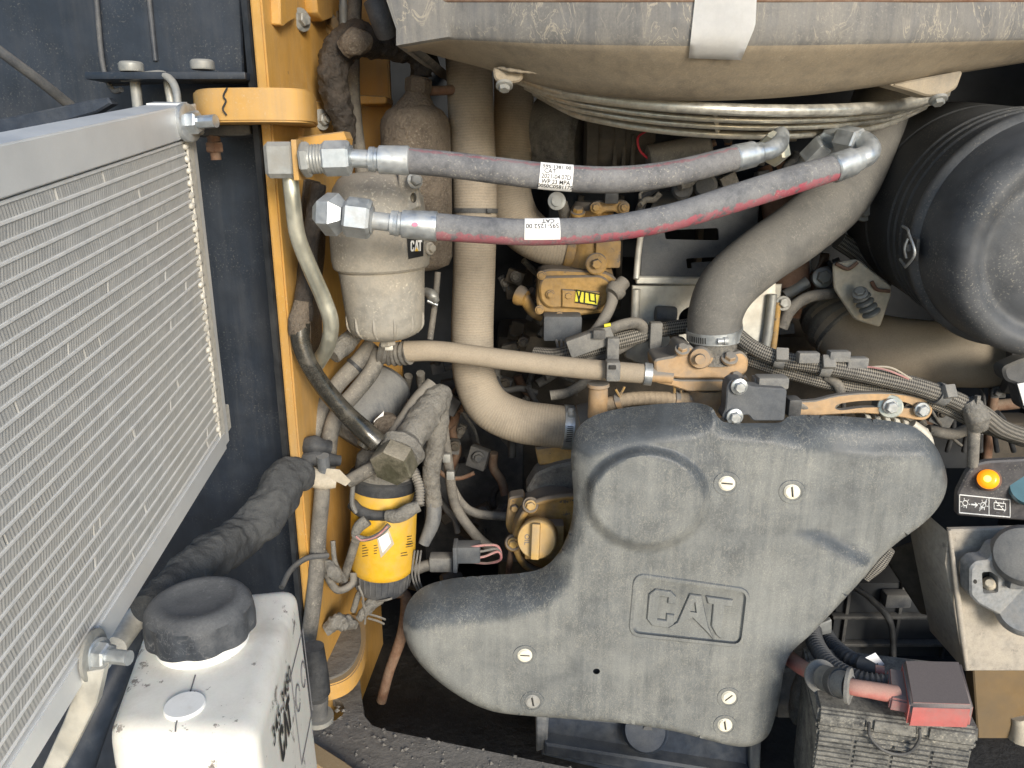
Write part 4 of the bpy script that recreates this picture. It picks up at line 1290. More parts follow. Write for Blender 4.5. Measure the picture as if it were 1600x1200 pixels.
for px in (966, 1062):
    band('spring_clamp', bt, s_at(bt, px) - 0.004, s_at(bt, px) + 0.004, 'orange_dusty', bp, 0.0015)
for x, y, dx in ((962, 608, 7), (976, 604, -6), (1054, 602, 0), (1064, 602, 0)):
    tube('clamp_tang', [(x, y, 1.29), (x + dx, y + 12, 1.29)], 2, 'yellow_dirty', bp, 6, 2)

# ================================================================== RED-BROWN TURBO AND HEAT SHIELD (right middle)
tb_ = thing('exhaust_pipe', 'rust-brown exhaust pipe behind the grey elbow hose', 'pipe', (1240, 460, 1.6))
tube('pipe', [(1215, 260, 1.66), (1222, 320, 1.64), (1232, 390, 1.60), (1236, 450, 1.58)], [30, 31, 30, 27], 'rust_pipe', tb_, 28)
tube('clamp_ring', [(1226, 462, 1.55), (1262, 440, 1.55)], 9, 'zinc_dull', tb_, 12, 4)
bolt(tb_, (1285, 434, 1.53), 11, 'zinc_dull')
hs = thing('heat_shield', 'pale heat shield plate with rusty edges beside the air cleaner', 'heat shield', (1350, 500, 1.55))
prism('plate', [(1302, 412), (1340, 405), (1394, 448), (1392, 464), (1376, 512), (1336, 500), (1304, 452)], 1.45, 0.006, 'heat_shield', hs, 2, rnd=6)
for k in range(4):
    lathe('spring_coil', (1345 + k * 5, 462 + k * 8, 1.42), (1348 + k * 5, 468 + k * 8, 1.42), [(0, 10), (0.3, 14), (0.7, 14), (1, 10)], 'zinc_dull', hs, 16)
bolt(hs, (1344, 458, 1.41), 8, 'zinc_dull', Vector((-0.4, -0.6, 0.6)))
tube('rusty_lip', [(1306, 412, 1.442), (1325, 420, 1.442), (1340, 410, 1.442)], 3, 'rust_pipe', hs, 8)
tube('rusty_lip', [(1362, 440, 1.442), (1370, 452, 1.442), (1390, 455, 1.442)], 3, 'rust_pipe', hs, 8)
o = tube('wire_mesh_sleeve', [(1310, 375, 1.6), (1345, 400, 1.6), (1385, 445, 1.6)], 14, 'braid', None, 14)
solo(o, 'dark perforated sleeve above the rusty heat shield', 'sleeve')
o = tube('vent_hose', [(1222, 512, 1.46), (1235, 485, 1.46), (1262, 465, 1.47), (1305, 458, 1.5)], 9, 'grey_rubber', None, 14)
solo(o, 'thin grey vent hose arching left of the intake pipe', 'hose')

ip = thing('intake_pipe', 'fat tan intake pipe running right under the air cleaner', 'pipe', (1450, 610, 1.55))
tube('duct', [(1296, 470, 1.68), (1305, 500, 1.63), (1340, 532, 1.58), (1400, 547, 1.54), (1490, 554, 1.50), (1580, 556, 1.47)], [40, 46, 50, 51, 51, 50], 'tan_smooth', ip, 40, 10)
tube('ribbed_cuff', [(1278, 440, 1.72), (1290, 470, 1.685), (1306, 502, 1.63), (1325, 522, 1.60)], [42, 44, 49, 51], 'grey_rubber', ip, 36, 10, rib=0.03, ribp=0.02)
cf = lathe('coupling', (1566, 556, 1.45), (1640, 558, 1.42), [(0, 52), (0.05, 58), (0.5, 60), (1, 60)], 'dark_steel', ip, 36)
o = prism('cleaner_bracket', [(1566, 575), (1600, 560), (1660, 556), (1660, 660), (1598, 640), (1590, 600), (1572, 596)], 1.30, 0.03, 'dark_steel', None, 4, rnd=10)
solo(o, 'dusty dark bracket arm at the right edge below the air cleaner', 'bracket')
o = prism('white_tag', [(1590, 600), (1602, 598), (1640, 640), (1600, 634)], 1.29, 0.002, 'paper', None, 0.5)
solo(o, 'white tag tucked under the bracket at the right edge', 'tag')

# ================================================================== AIR CLEANER
ac = thing('air_cleaner', 'large black cylindrical air cleaner housing at the upper right', 'air cleaner', (1520, 500, 1.35))
Aa, Ba = P(1508, 325, 1.50), P(1700, 395, 1.13)
Ra = 0.186
lathe('body', Aa, Ba, [(-0.35, Ra * 0.95), (-0.3, Ra), (0.02, Ra), (0.03, Ra * 0.985), (0.05, Ra * 0.985), (0.06, Ra), (0.30, Ra), (0.31, Ra * 1.015), (0.33, Ra * 1.015), (0.34, Ra), (0.37, Ra), (0.38, Ra * 1.015), (0.40, Ra * 1.015), (0.41, Ra), (0.44, Ra), (0.45, Ra * 1.015), (0.47, Ra * 1.015), (0.48, Ra), (0.60, Ra)], 'cleaner', ac, 72, 28, metres=True)
lathe('end_cover', Aa, Ba, [(0.59, Ra), (0.60, Ra * 1.04), (0.62, Ra * 1.055), (0.645, Ra * 1.04), (0.66, Ra * 0.995), (0.84, Ra * 0.975), (0.90, Ra * 0.955), (0.935, Ra * 0.92), (0.955, Ra * 0.87), (0.958, Ra * 0.82), (0.95, Ra * 0.77), (0.93, Ra * 0.735), (0.918, Ra * 0.70), (0.916, Ra * 0.66), (0.93, Ra * 0.615), (0.942, Ra * 0.5), (0.95, Ra * 0.25), (0.952, 0.004)], 'cleaner_cap', ac, 96, 50, metres=True)
aN = (CAM - Aa); adir = (Ba - Aa).normalized(); aN = (aN - adir * aN.dot(adir)).normalized(); aB = aN.cross(adir)
def onac(px, py, R):
    r = ray(px, py)
    for i in range(800):
        q = CAM + r * (0.9 + i * 0.001)
        w = q - Aa
        if (w - adir * w.dot(adir)).length < R: return q, (w - adir * w.dot(adir)).normalized()
    return CAM + r * 1.3, Vector((0, -1, 0))
lq, ln_ = onac(1428, 386, Ra * 1.04)
tg = adir.cross(ln_).normalized()
la = thing('cover_latch', 'bright wire spring latch on the side of the black air cleaner', 'latch', lq)
def lp(u, v, w=0.0): return lq + adir * u + tg * v + ln_ * w
box('latch_plate', lp(0, 0, 0.003), (0.045, 0.036, 0.005), 'black_plastic', la, (adir, tg, ln_), 0.001)
tube('wire_bail', [lp(-0.035, 0.028, 0.006), lp(0.0, 0.03, 0.012), lp(0.016, 0.026, 0.016), lp(0.038, 0.0, 0.014), lp(0.016, -0.026, 0.016), lp(0.0, -0.03, 0.012), lp(-0.035, -0.028, 0.006)], 0.0022, 'zinc', la, 8, 6, metres=True)
tube('wire_loop', [lp(0.004, 0.016, 0.012), lp(0.004, 0.0, 0.016), lp(0.004, -0.016, 0.012)], 0.0022, 'zinc', la, 8, 6, metres=True)
box('latch_hook', lp(-0.004, 0, 0.009), (0.016, 0.012, 0.008), 'dark_steel', la, (adir, tg, ln_), 0.002)
bolt(ac, (1350, 330, 1.5), 11, 'zinc_dull')

# ================================================================== ENGINE BEHIND
eb = thing('engine_block', 'dark greasy engine block deep in the bay behind the hoses', 'engine', (1000, 900, 1.9))
box('block', P(1050, 720, 1.95), (0.95, 0.22, 0.75), 'bay_brown', eb, bev=0.02)
box('head', P(1050, 330, 1.92), (0.62, 0.24, 0.20), 'interior', eb, bev=0.015)
for k in range(6):
    box('rib', P(905 + k * 62, 395, 1.79), (0.014, 0.03, 0.26), 'bay_brown', eb, bev=0.004)
fmn = thing('fan_motor', 'brownish round fan motor behind the hoses below the fan guard', 'motor', (900, 250, 1.6))
lathe('shell', P(832, 205, 1.66), P(912, 215, 1.62), [(0, 0.05), (0.1, 0.068), (0.9, 0.072), (1, 0.06)], 'grey_rubber', fmn, 36, metres=True)
lathe('rear_drum', P(912, 215, 1.60), P(1015, 212, 1.60), [(0, 0.078), (0.16, 0.078), (0.17, 0.07), (0.4, 0.07), (0.41, 0.073), (0.55, 0.073), (0.56, 0.068), (1, 0.066)], 'bay_brown', fmn, 36, metres=True)
lathe('valve_can', P(1010, 250, 1.50), P(1110, 232, 1.50), [(0, 0.018), (0.04, 0.026), (0.95, 0.028), (1, 0.02)], 'grey_rubber', fmn, 28, metres=True)
box('terminal_block', P(1060, 215, 1.56), (0.11, 0.05, 0.035), 'interior', fmn, bev=0.006)
for k in range(3):
    box('fin', P(960 + k * 14, 240, 1.54), (0.008, 0.02, 0.07), 'bay_brown', fmn, bev=0.002)
w = tube('red_wire', [(1010, 205, 1.5), (997, 215, 1.48), (1000, 235, 1.48), (1015, 250, 1.49)], 1.8, 'red_wire', None, 6)
solo(w, 'thin red wire loop hanging under the fan guard', 'wire')
for x, y, r in ((1066, 295, 16), (1102, 290, 18), (1085, 265, 12)):
    lathe('pump_boss', P(x, y, 1.6), P(x, y, 1.54), [(0, r * 0.0013), (0.8, r * 0.0013), (0.85, r * 0.001), (1, r * 0.001)], 'dark_steel', fmn, 24, metres=True)

# yellow actuator and its casting
ya = thing('valve_actuator', 'dirty yellow valve actuator with a striped yellow warning label', 'actuator', (890, 500, 1.55))
lathe('casting', (925, 315, 1.56), (922, 432, 1.56), [(0, 26), (0.1, 34), (0.3, 33), (0.32, 36), (0.4, 36), (0.44, 33), (0.9, 34), (1, 38)], 'yellow_dirty', ya, 32)
box('upper_boss', P(948, 395, 1.53), (0.05, 0.05, 0.055), 'yellow_dirty', ya, bev=0.006)
lathe('bolt_boss', (932, 412, 1.50), (932, 412, 1.48), [(0, 17), (0.9, 17), (1, 15)], 'yellow_dirty', ya, 24)
bolt(ya, (932, 412, 1.478), 8, 'yellow_dirty', FRONT, 0)
body = [(842, 424), (860, 420), (945, 424), (966, 436), (962, 470), (948, 488), (900, 494), (846, 488), (838, 476)]
prism('gear_case', body, 1.50, 0.07, 'yellow_dirty', ya, 3, rnd=10)
prism('case_lid', [(848, 432), (940, 430), (956, 442), (952, 470), (940, 482), (856, 482), (844, 470), (842, 446)], 1.49, 0.012, 'yellow_dirty', ya, 3, rnd=14)
prism('raised_pad', [(878, 452), (938, 456), (934, 484), (878, 480)], 1.484, 0.008, 'yellow_dirty', ya, 1.5)
wl_ = prism('warning_label', [(900, 452), (937, 459), (933, 477), (898, 472)], 1.482, 0.003, 'label_yellow', ya, 0.5)
for a, b, c, d in ((901, 453, 906, 473), (908, 455, 904, 472), (914, 456, 913, 474), (921, 458, 922, 470), (922, 470, 930, 471), (930, 460, 931, 474), (900, 453, 937, 460), (899, 472, 933, 477)):
    tube('label_mark', [(a, b, 1.4808), (c, d, 1.4808)], 1.1, 'ink', wl_, 6, 2)
for x, y in ((846, 430), (843, 484), (874, 494), (860, 460), (888, 462)):
    bolt(ya, (x, y, 1.486), 5.5, 'yellow_dirty', FRONT, 1.3, 0.6)
lathe('lever_end', (808, 460, 1.56), (822, 466, 1.55), [(0, 10), (0.1, 16), (0.5, 16), (1, 12)], 'yellow_dirty', ya, 24)
tube('lever', [(818, 464, 1.56), (832, 485, 1.56), (848, 496, 1.56)], [10, 9, 8], 'yellow_dirty', ya, 14)
yp = thing('valve_flange', 'small yellow two-bolt flange with a black clip above the actuator', 'flange', (952, 340, 1.55))
prism('flange', [(922, 332), (926, 318), (936, 313), (950, 316), (962, 315), (975, 312), (984, 318), (983, 334), (970, 336), (960, 330), (944, 331), (936, 337)], 1.49, 0.03, 'yellow_dirty', yp, 2, rnd=5)
for x in (931, 975): bolt(yp, (x, 324, 1.485), 6, 'yellow_dirty', FRONT)
box('clip', P(955, 308, 1.48), (0.026, 0.02, 0.024), 'black_plastic', yp, bev=0.004)
cb = thing('hose_t_bolt', 'clamp bolt with a round washer above the lower hydraulic hose', 'bolt', (870, 318, 1.5))
lathe('washer', (870, 314, 1.5), (870, 314, 1.48), [(0, 14), (0.7, 14), (0.75, 11), (0.76, 8), (1, 8)], 'zinc_dull', cb, 24)
tube('shank', [(878, 318, 1.5), (884, 340, 1.52)], 9, 'grey_rubber', cb, 12, 3)
bolt(cb, (903, 332, 1.49), 8, 'yellow_dirty', Vector((0, -0.4, 0.9)))

# blue-grey top plate and silver bracket
tp = thing('support_bracket', 'blue-grey slotted plate over a bare silver bracket, beside the elbow hose', 'bracket', (1090, 555, 1.5))
slotA = rounded([(1072, 404), (1126, 401), (1128, 408), (1080, 411), (1082, 420), (1074, 420)], 2, 2)
slotB = rounded([(1038, 360), (1122, 356), (1124, 376), (1040, 374)], 3, 2)
prism('top_plate', [(1004, 350), (1030, 300), (1190, 280), (1180, 400), (1110, 436), (1000, 434)], lambda x, y: 1.5 + (436 - y) * 0.0011, 0.006, 'plate_blue', tp, 1.5, holes=[slotA, slotB])
prism('front_lip', [(994, 432), (1112, 434), (1110, 446), (994, 444)], 1.495, 0.012, 'silver_sheet', tp, 2, rnd=3)
tube('left_rim', [(1005, 345, 1.53), (998, 390, 1.51), (994, 436, 1.49)], 5, 'silver_sheet', tp, 10)
prism('front_sheet', [(988, 446), (1222, 444), (1216, 500), (1206, 560), (1070, 560), (1056, 510), (1010, 512), (986, 498)], 1.51, 0.005, 'silver_sheet', tp, 1.5, holes=[ellipse(1086, 500, 26, 22, 24)])
tube('left_tube', [(994, 452, 1.495), (992, 500, 1.495)], 7, 'silver_sheet', tp, 12, 2)
prism('right_sheet', [(1160, 470), (1200, 446), (1214, 440), (1212, 520), (1206, 556), (1164, 556), (1158, 500)], 1.45, 0.006, 'silver_sheet', tp, 2, rnd=8)
tube('right_rod', [(1207, 460, 1.44), (1200, 520, 1.44), (1194, 552, 1.44)], 7, 'zinc_dull', tp, 12)
tube('yellow_bar', [(1216, 472, 1.45), (1211, 520, 1.45), (1206, 560, 1.45)], 5, 'yellow_dirty', tp, 8)
bolt(tp, (1224, 474, 1.45), 8, 'zinc_dull')
lathe('dowel', (1024, 490, 1.49), (1056, 492, 1.49), [(0, 11), (0.1, 13), (0.9, 13), (1, 11)], 'plate_blue', tp, 18)
o = prism('mount_foot', [(985, 520), (1040, 512), (1052, 540), (1008, 572), (975, 560)], 1.47, 0.02, 'silver_sheet', None, 2, rnd=6)
solo(o, 'bare metal mounting foot behind the braided harness', 'bracket')

# small drain clip and rod right of the grey filter
dr = thing('drain_rod', 'thin dusty rod with a pinch clip right of the grey filter bowl', 'rod', (672, 530, 1.4))
tube('rod', [(684, 425, 1.4), (680, 470, 1.39), (672, 530, 1.38)], 5, 'grey_rubber', dr, 10)
tube('pinch_clip', [(664, 455, 1.37), (676, 462, 1.36), (682, 472, 1.36)], [6, 9, 5], 'zinc_dull', dr, 10, lump=0.2, lumps=80)
tube('clip_tail', [(668, 470, 1.36), (684, 477, 1.36)], 3, 'zinc', dr, 8, 2)

# dusty clutter deep between the hoses
tg_ = thing('cable_tangle', 'tangle of thin dusty cables and clips deep behind the coolant hoses', 'cables', (860, 560, 1.7))
rd = random.Random(5)
def clutter(par, n, x0, x1, y0, y1, Y0, Y1, mats):
    for k in range(n):
        x, y, Y = rd.uniform(x0, x1), rd.uniform(y0, y1), rd.uniform(Y0, Y1)
        a = rd.uniform(0, 6.28)
        L = rd.uniform(40, 110)
        pts = [(x, y, Y)]
        for j in range(3):
            a += rd.uniform(-0.9, 0.9)
            x += cos(a) * L / 3; y += sin(a) * L / 3; Y += rd.uniform(-0.02, 0.02)
            pts.append((min(max(x, x0), x1), min(max(y, y0), y1), Y))
        tube('cable', pts, rd.choice((2.5, 3.5, 5, 7)), rd.choice(mats), par, 8, 6)
def clutter_boxes(par, n, x0, x1, y0, y1, Y0, Y1, mats):
    for k in range(n):
        p = (rd.uniform(x0, x1), rd.uniform(y0, y1), rd.uniform(Y0, Y1))
        q = Matrix.Rotation(rd.uniform(-0.5, 0.5), 3, 'Y') @ Matrix.Rotation(rd.uniform(-0.4, 0.4), 3, 'Z')
        nm = rd.choice(('clip', 'bracket', 'bracket'))
        box(nm, p, (rd.uniform(0.012, 0.045), rd.uniform(0.01, 0.03), rd.uniform(0.012, 0.05)), rd.choice(mats), par, tuple(q.col[i].copy() for i in range(3)), 0.002)
        if rd.random() < 0.5: bolt(par, (p[0], p[1], p[2] - 0.02), rd.uniform(4, 7), rd.choice(mats), FRONT)
cm = ('grey_rubber', 'dark_steel', 'grey_dust', 'rust', 'black_rubber')
clutter(tg_, 26, 775, 900, 400, 640, 1.6, 1.85, cm)
clutter_boxes(tg_, 16, 785, 880, 420, 620, 1.65, 1.85, ('dark_steel', 'bay_brown', 'grey_rubber'))
tg2 = thing('fuel_line_tangle', 'dusty thin lines and brackets in the gap left of the oil filler', 'pipework', (740, 850, 1.7))
clutter(tg2, 18, 680, 800, 590, 860, 1.5, 1.8, cm)
clutter_boxes(tg2, 14, 690, 790, 600, 860, 1.55, 1.75, ('dark_steel', 'bay_brown', 'grey_rubber'))
tg3 = thing('injector_lines', 'greasy injector lines and brackets under the right half of the fan guard', 'pipework', (1100, 330, 1.7))
clutter(tg3, 14, 1000, 1260, 215, 330, 1.5, 1.75, cm)
clutter_boxes(tg3, 14, 1000, 1260, 215, 350, 1.55, 1.75, ('dark_steel', 'bay_brown', 'grey_rubber', 'rust'))
tg4 = thing('pump_wiring', 'thin wires and dusty brackets between the harness and the adjusting arm', 'cables', (1330, 620, 1.6))
clutter(tg4, 10, 1240, 1560, 600, 700, 1.42, 1.6, cm)
clutter_boxes(tg4, 8, 1240, 1580, 600, 700, 1.45, 1.6, ('dark_steel', 'bay_brown', 'conn_grey'))
tg5 = thing('bracket_cluster', 'rusty brackets and fittings behind the elbow hose near the heat shield', 'brackets', (1280, 480, 1.65))
clutter_boxes(tg5, 9, 1225, 1330, 380, 520, 1.6, 1.75, ('dark_steel', 'rust', 'plate_blue'))
clutter(tg5, 6, 1225, 1340, 380, 520, 1.58, 1.7, cm)
tg6 = thing('sump_pipework', 'dim pipes and fittings in the dark left of the guard base', 'pipework', (640, 1050, 1.5))
clutter(tg6, 8, 600, 780, 900, 1010, 1.42, 1.6, ('dark_steel', 'black_rubber', 'bay_brown'))
tg7 = thing('pump_fittings', 'dusty fittings and short lines below the grey fuel filter', 'fittings', (640, 620, 1.5))
clutter(tg7, 9, 610, 720, 560, 680, 1.45, 1.6, cm)
clutter_boxes(tg7, 6, 620, 710, 560, 660, 1.48, 1.6, ('dark_steel', 'grey_dust', 'rust'))

# ================================================================== BELT GUARD (big black shield with badge)
SHY = 1.15
ol = [(x, y, w * 1.25 if w > 38 else w) for x, y, w in [(896, 690, 34), (904, 668, 40), (925, 651, 48), (960, 640, 52), (1010, 633, 52), (1060, 629, 48), (1092, 630, 42), (1112, 637, 26), (1122, 652, 22), (1136, 660, 30),
      (1180, 661, 34), (1218, 660, 36), (1232, 651, 40), (1256, 648, 46), (1310, 650, 48), (1370, 655, 48), (1420, 664, 42), (1448, 682, 34), (1468, 708, 26), (1480, 748, 18),
      (1472, 783, 14), (1446, 815, 12), (1402, 848, 14), (1376, 872, 18), (1350, 902, 16), (1312, 944, 10), (1268, 990, 8), (1238, 1018, 8), (1226, 1044, 8), (1219, 1085, 8),
      (1209, 1128, 9), (1198, 1152, 10), (1176, 1165, 10), (1148, 1166, 10), (1105, 1156, 9), (1050, 1142, 9), (980, 1131, 9), (900, 1124, 10), (830, 1119, 12), (772, 1112, 14),
      (728, 1094, 16), (684, 1064, 18), (652, 1032, 22), (634, 1000, 26), (630, 968, 32), (640, 938, 42), (664, 916, 54), (706, 904, 60), (760, 899, 60), (816, 895, 52),
      (850, 886, 40), (874, 862, 32), (890, 826, 30), (896, 788, 30), (894, 744, 30), (892, 712, 32)]]
dense = smooth_loop(ol, 6)
out2 = [(p[0], p[1]) for p in dense]
OB = np.array(dense)
def recess(x, y):
    d = np.hypot(OB[:, 0] - x, OB[:, 1] - y)
    w = OB[:, 2]
    t = np.clip(d / w, 0, 1)
    rnd_ = w * 0.95 * (1 - np.sqrt(np.maximum(0, 1 - (1 - t) ** 2)))
    con = w * 0.85 * (1 - t) ** 1.55
    k = np.clip((w - 20) / 20, 0, 1)
    return float((rnd_ * (1 - k) + con * k).max())
def sstep(a, b, x):
    t = min(1, max(0, (x - a) / (b - a)))
    return t * t * (3 - 2 * t)
BADGE = [(995, 901), (1168, 925), (1158, 1008), (987, 990)]
bo = rounded(BADGE, 14, 5)
bi = inset(bo, 4.5)
def shY(x, y, rec=None):
    px_ = S(y, SHY)
    r = recess(x, y) if rec is None else rec
    z = r * px_
    e = hypot((x - 1011) / 101, (y - 780) / 83)
    z -= 0.017 * (1 - sstep(0.80, 1.02, e))
    z -= 0.004 * (1 - sstep(1.0, 1.7, e))
    # right lobe set back behind a soft step
    lx = 1284 - 0.13 * (y - 690) if y < 830 else 1266 + (y - 830) * 1.9
    z += 0.015 * sstep(-34, 26, x - lx) * sstep(660, 700, y)
    z += 0.0022 * noise.noise(Vector((x * 0.011, y * 0.011, 0))) + 0.0007 * noise.noise(Vector((x * 0.05, y * 0.05, 3)))
    return SHY + z
guardt = thing('belt_guard', 'large dusty black moulded guard with embossed CAT badge', 'guard', (1000, 1150, 1.2))
pts_in = []
rng = random.Random(3)
for yy in range(632, 1170, 6):
    for xx in range(632, 1482, 6):
        x, y = xx + rng.uniform(-1.2, 1.2), yy + rng.uniform(-1.2, 1.2)
        if not poly_in((x, y), out2): continue
        if np.hypot(OB[:, 0] - x, OB[:, 1] - y).min() < 3.5: continue
        if poly_in((x, y), inset(bo, -4)) : continue
        if hypot(x - 932, y - 1049) < 9: continue
        if 0.76 < hypot((x - 1011) / 101, (y - 780) / 83) < 1.07: continue
        pts_in.append((x, y))
for e_k in (0.78, 0.82, 0.86, 0.90, 0.94, 0.98, 1.02, 1.06):
    for x, y in ellipse(1011, 780, 101 * e_k, 83 * e_k, 110):
        if poly_in((x, y), out2) and np.hypot(OB[:, 0] - x, OB[:, 1] - y).min() > 3.5: pts_in.append((x, y))
hole = ellipse(932, 1049, 5.5, 4.5, 14)
v2, t2, ov2 = tri([out2, bo, hole], pts_in)
bm = bmesh.new()
shv = [bm.verts.new(P(q.x, q.y, shY(q.x, q.y))) for q in v2]
for f in t2:
    try: bm.faces.new([shv[i] for i in f])
    except ValueError: pass
mp = {}
for new, olds in enumerate(ov2):
    for o_ in olds: mp[o_] = new
nO = len(out2)
wpts, lpts = inset(out2, 17), inset(out2, 1.2)
wall = [bm.verts.new(P(*wpts[i], shY(*out2[i]) + 0.05)) for i in range(nO)]
lip = [bm.verts.new(P(*lpts[i], shY(*out2[i]) + 0.004)) for i in range(nO)]
for i in range(nO):
    j = (i + 1) % nO
    bm.faces.new((shv[mp[i]], shv[mp[j]], lip[j], lip[i]))
    bm.faces.new((lip[i], lip[j], wall[j], wall[i]))
# badge recess: wall and floor
nB = len(bo)
BD = 0.0042
bin_ = [bm.verts.new(P(x, y, shY(x, y) + BD)) for x, y in bi]
for i in range(nB):
    j = (i + 1) % nB
    bm.faces.new((shv[mp[nO + i]], shv[mp[nO + j]], bin_[j], bin_[i]))
vb, tb2, ovb = tri([bi])
mpb = {}
for new, olds in enumerate(ovb):
    for o_ in olds: mpb[new] = o_
for f in tb2: bm.faces.new([bin_[mpb[i]] for i in f])
nH = len(hole)
hb = [bm.verts.new(P(x, y, shY(x, y) + 0.02)) for x, y in hole]
for i in range(nH):
    j = (i + 1) % nH
    bm.faces.new((shv[mp[nO + nB + i]], shv[mp[nO + nB + j]], hb[j], hb[i]))
bm.faces.new(hb)
obj('moulding', bm, 'shield', guardt, 40)
# raised rim round the badge, raised letters
ro, ri = inset(bo, -5.5), inset(bo, 0.5)
def extrude_on(name, outer, holes, lift, mat, par, bev=1.0, fy=None):
    fy = fy or (lambda x, y: shY(x, y))
    return prism(name, outer, lambda x, y: fy(x, y) - lift, lift + 0.002, mat, par, bev, holes)
extrude_on('badge_rim', ro, [ri], 0.0022, 'shield', guardt, 1.6)
ex, ey = np.array([(1168 - 995), (925 - 901)]) / 2.55, np.array([(987 - 995), (990 - 901)]) / 1.55
org = np.array([995, 901]) + ex * 0.32 + ey * 1.27
def em(pts): return [tuple(org + ex * x - ey * y) for x, y in pts]
fl = lambda x, y: shY(x, y) + BD
bC = [(0, .16), (.13, 0), (.50, 0), (.62, .12), (.62, .38), (.44, .38), (.44, .2), (.24, .2), (.24, .82), (.44, .82), (.44, .66), (.62, .66), (.62, .88), (.50, 1), (.13, 1), (0, .84)]
bA = [(.92, 1), (1.2, 1), (1.42, .18), (1.58, -.16), (1.40, 0.02), (1.04, .36), (.50, .0), (.70, .2)]
bT = [(1.30, 1), (1.92, 1), (1.92, .80), (1.74, .80), (1.74, -.10), (1.62, -.02), (1.48, .22), (1.48, .80), (1.36, .80)]
bAh = [(1.06, .82), (1.12, .52), (.96, .52)]
for nm, pp, hs_ in (('letter', bC, []), ('letter', bA, [em(bAh)]), ('letter', bT, [])):
    extrude_on(nm, em(pp), hs_, 0.0040, 'shield', guardt, 1.2, fl)
# quarter-turn fasteners with a slot
for x, y, a, m_ in ((1136, 756, 0.1, 'fastener'), (1238, 769, 1.5, 'fastener'), (820, 1025, 0.05, 'fastener'), (832, 1097, 1.4, 'fastener_dusty'), (1139, 1091, -0.7, 'fastener'), (1133, 1134, 1.45, 'fastener')):
    R0 = 13 if y < 900 else 11.5
    yy_ = shY(x, y)
    prism('seat_ring', ellipse(x, y, R0 * 1.75, R0 * 1.55, 32), lambda xx, yy2: shY(xx, yy2) - 0.0009, 0.003, 'shield', guardt, 2.0, holes=[ellipse(x, y, R0 * 1.2, R0 * 1.06, 28)])
    fa = prism('fastener', ellipse(x, y, R0, R0 * 0.88, 28), yy_ - 0.0022, 0.01, m_, guardt, 1.2)
    for sgn in (1, -1):
        pts = [(x + (R0 - 2.2) * cos(t) * 1.0, y + (R0 - 2.2) * 0.88 * sin(t)) for t in np.linspace(a + (0.14 if sgn > 0 else pi + 0.14), a + (pi - 0.14 if sgn > 0 else 2 * pi - 0.14), 12)]
        prism('half_face', pts, yy_ - 0.0040, 0.002, m_, fa, 0.8)
    q = [(x + cos(a) * s_ * (R0 - 4) - sin(a) * t_ * 1.3, y + (sin(a) * s_ * (R0 - 4) + cos(a) * t_ * 1.3) * 0.88) for s_, t_ in ((-1, -1), (1, -1), (1, 1), (-1, 1))]
    prism('slot', q, yy_ - 0.0026, 0.0005, 'slot_dark', fa, 0.2)
o = tube('edge_trim', [(1352, 905, 1.19), (1372, 880, 1.19), (1392, 858, 1.185)], [6, 12, 7], 'braid', guardt, 14, 4)

# ================================================================== SENSOR BOX AND ALTERNATOR ARM ABOVE THE GUARD
sx = thing('sensor_box', 'flat black sensor box with two hexagon bolts on the guard top', 'sensor', (1180, 660, 1.2))
prism('cover', [(1128, 652), (1134, 640), (1136, 604), (1142, 594), (1160, 592), (1172, 604), (1230, 608), (1226, 658), (1176, 658), (1170, 648), (1160, 650), (1156, 658), (1136, 660)], 1.185, 0.03, 'plate_blue', sx, 2, rnd=5)
bolt(sx, (1155, 604, 1.18), 9, 'zinc', FRONT, 1.45)
bolt(sx, (1148, 651, 1.18), 9, 'zinc', FRONT, 1.45)
for k in range(4):
    box('connector_rib', P(1180 + k * 13, 598, 1.225), (0.009, 0.02, 0.022), 'conn_grey', sx, bev=0.002)
box('connector', P(1205, 596, 1.215), (0.05, 0.03, 0.02), 'conn_grey', sx, bev=0.004)
box('side_plug', P(1238, 634, 1.21), (0.022, 0.03, 0.03), 'black_plastic', sx, bev=0.005)

al = thing('adjusting_bracket', 'tan slotted adjusting arm with two large washers and bolts', 'bracket', (1360, 660, 1.25))
arm = [(1240, 630), (1275, 626), (1310, 618), (1360, 614), (1410, 616), (1446, 624), (1457, 637), (1454, 650), (1440, 657), (1400, 651), (1350, 646), (1300, 648), (1240, 650)]
slot = smooth_loop([(1306, 634), (1316, 630), (1350, 626), (1400, 626), (1424, 632), (1424, 638), (1396, 637), (1350, 637), (1318, 641), (1306, 639)], 3)
prism('arm', smooth_loop(arm, 3), 1.22, 0.012, 'orange_dusty', al, 1.6, holes=[slot])
for x, y, r, f_ in ((1391, 635, 9.5, 1.95), (1440, 640, 9, 1.35)):
    lathe('washer', (x, y, 1.22), (x, y, 1.214), [(0, r * f_), (0.8, r * f_), (1, r * f_ * 0.92)], 'zinc_yellowish', al, 28)
    bolt(al, (x, y, 1.212), r, 'zinc', FRONT, 1.3)
at_ = thing('alternator', 'silver finned alternator casing peeking over the right end of the guard', 'alternator', (1410, 700, 1.3))
lathe('case', P(1378, 735, 1.36), P(1378, 727, 1.26), [(0, 0.07), (0.1, 0.085), (0.8, 0.085), (0.95, 0.078), (1, 0.06)], 'zinc_dull', at_, 40, metres=True)
for k in range(7):
    x, y = 1356 + k * 15, 648 + 0.012 * (k * 3.4) ** 2 * 4
    prism('fin', [(x - 4, y), (x + 5, y + 2), (x + 12, y + 22), (x + 2, y + 24)], 1.235, 0.05, 'silver_sheet', at_, 1.5, rnd=2)
tube('rim', [(1425, 662, 1.23), (1446, 680, 1.23), (1455, 702, 1.23)], [7, 8, 6], 'silver_sheet', at_, 12)

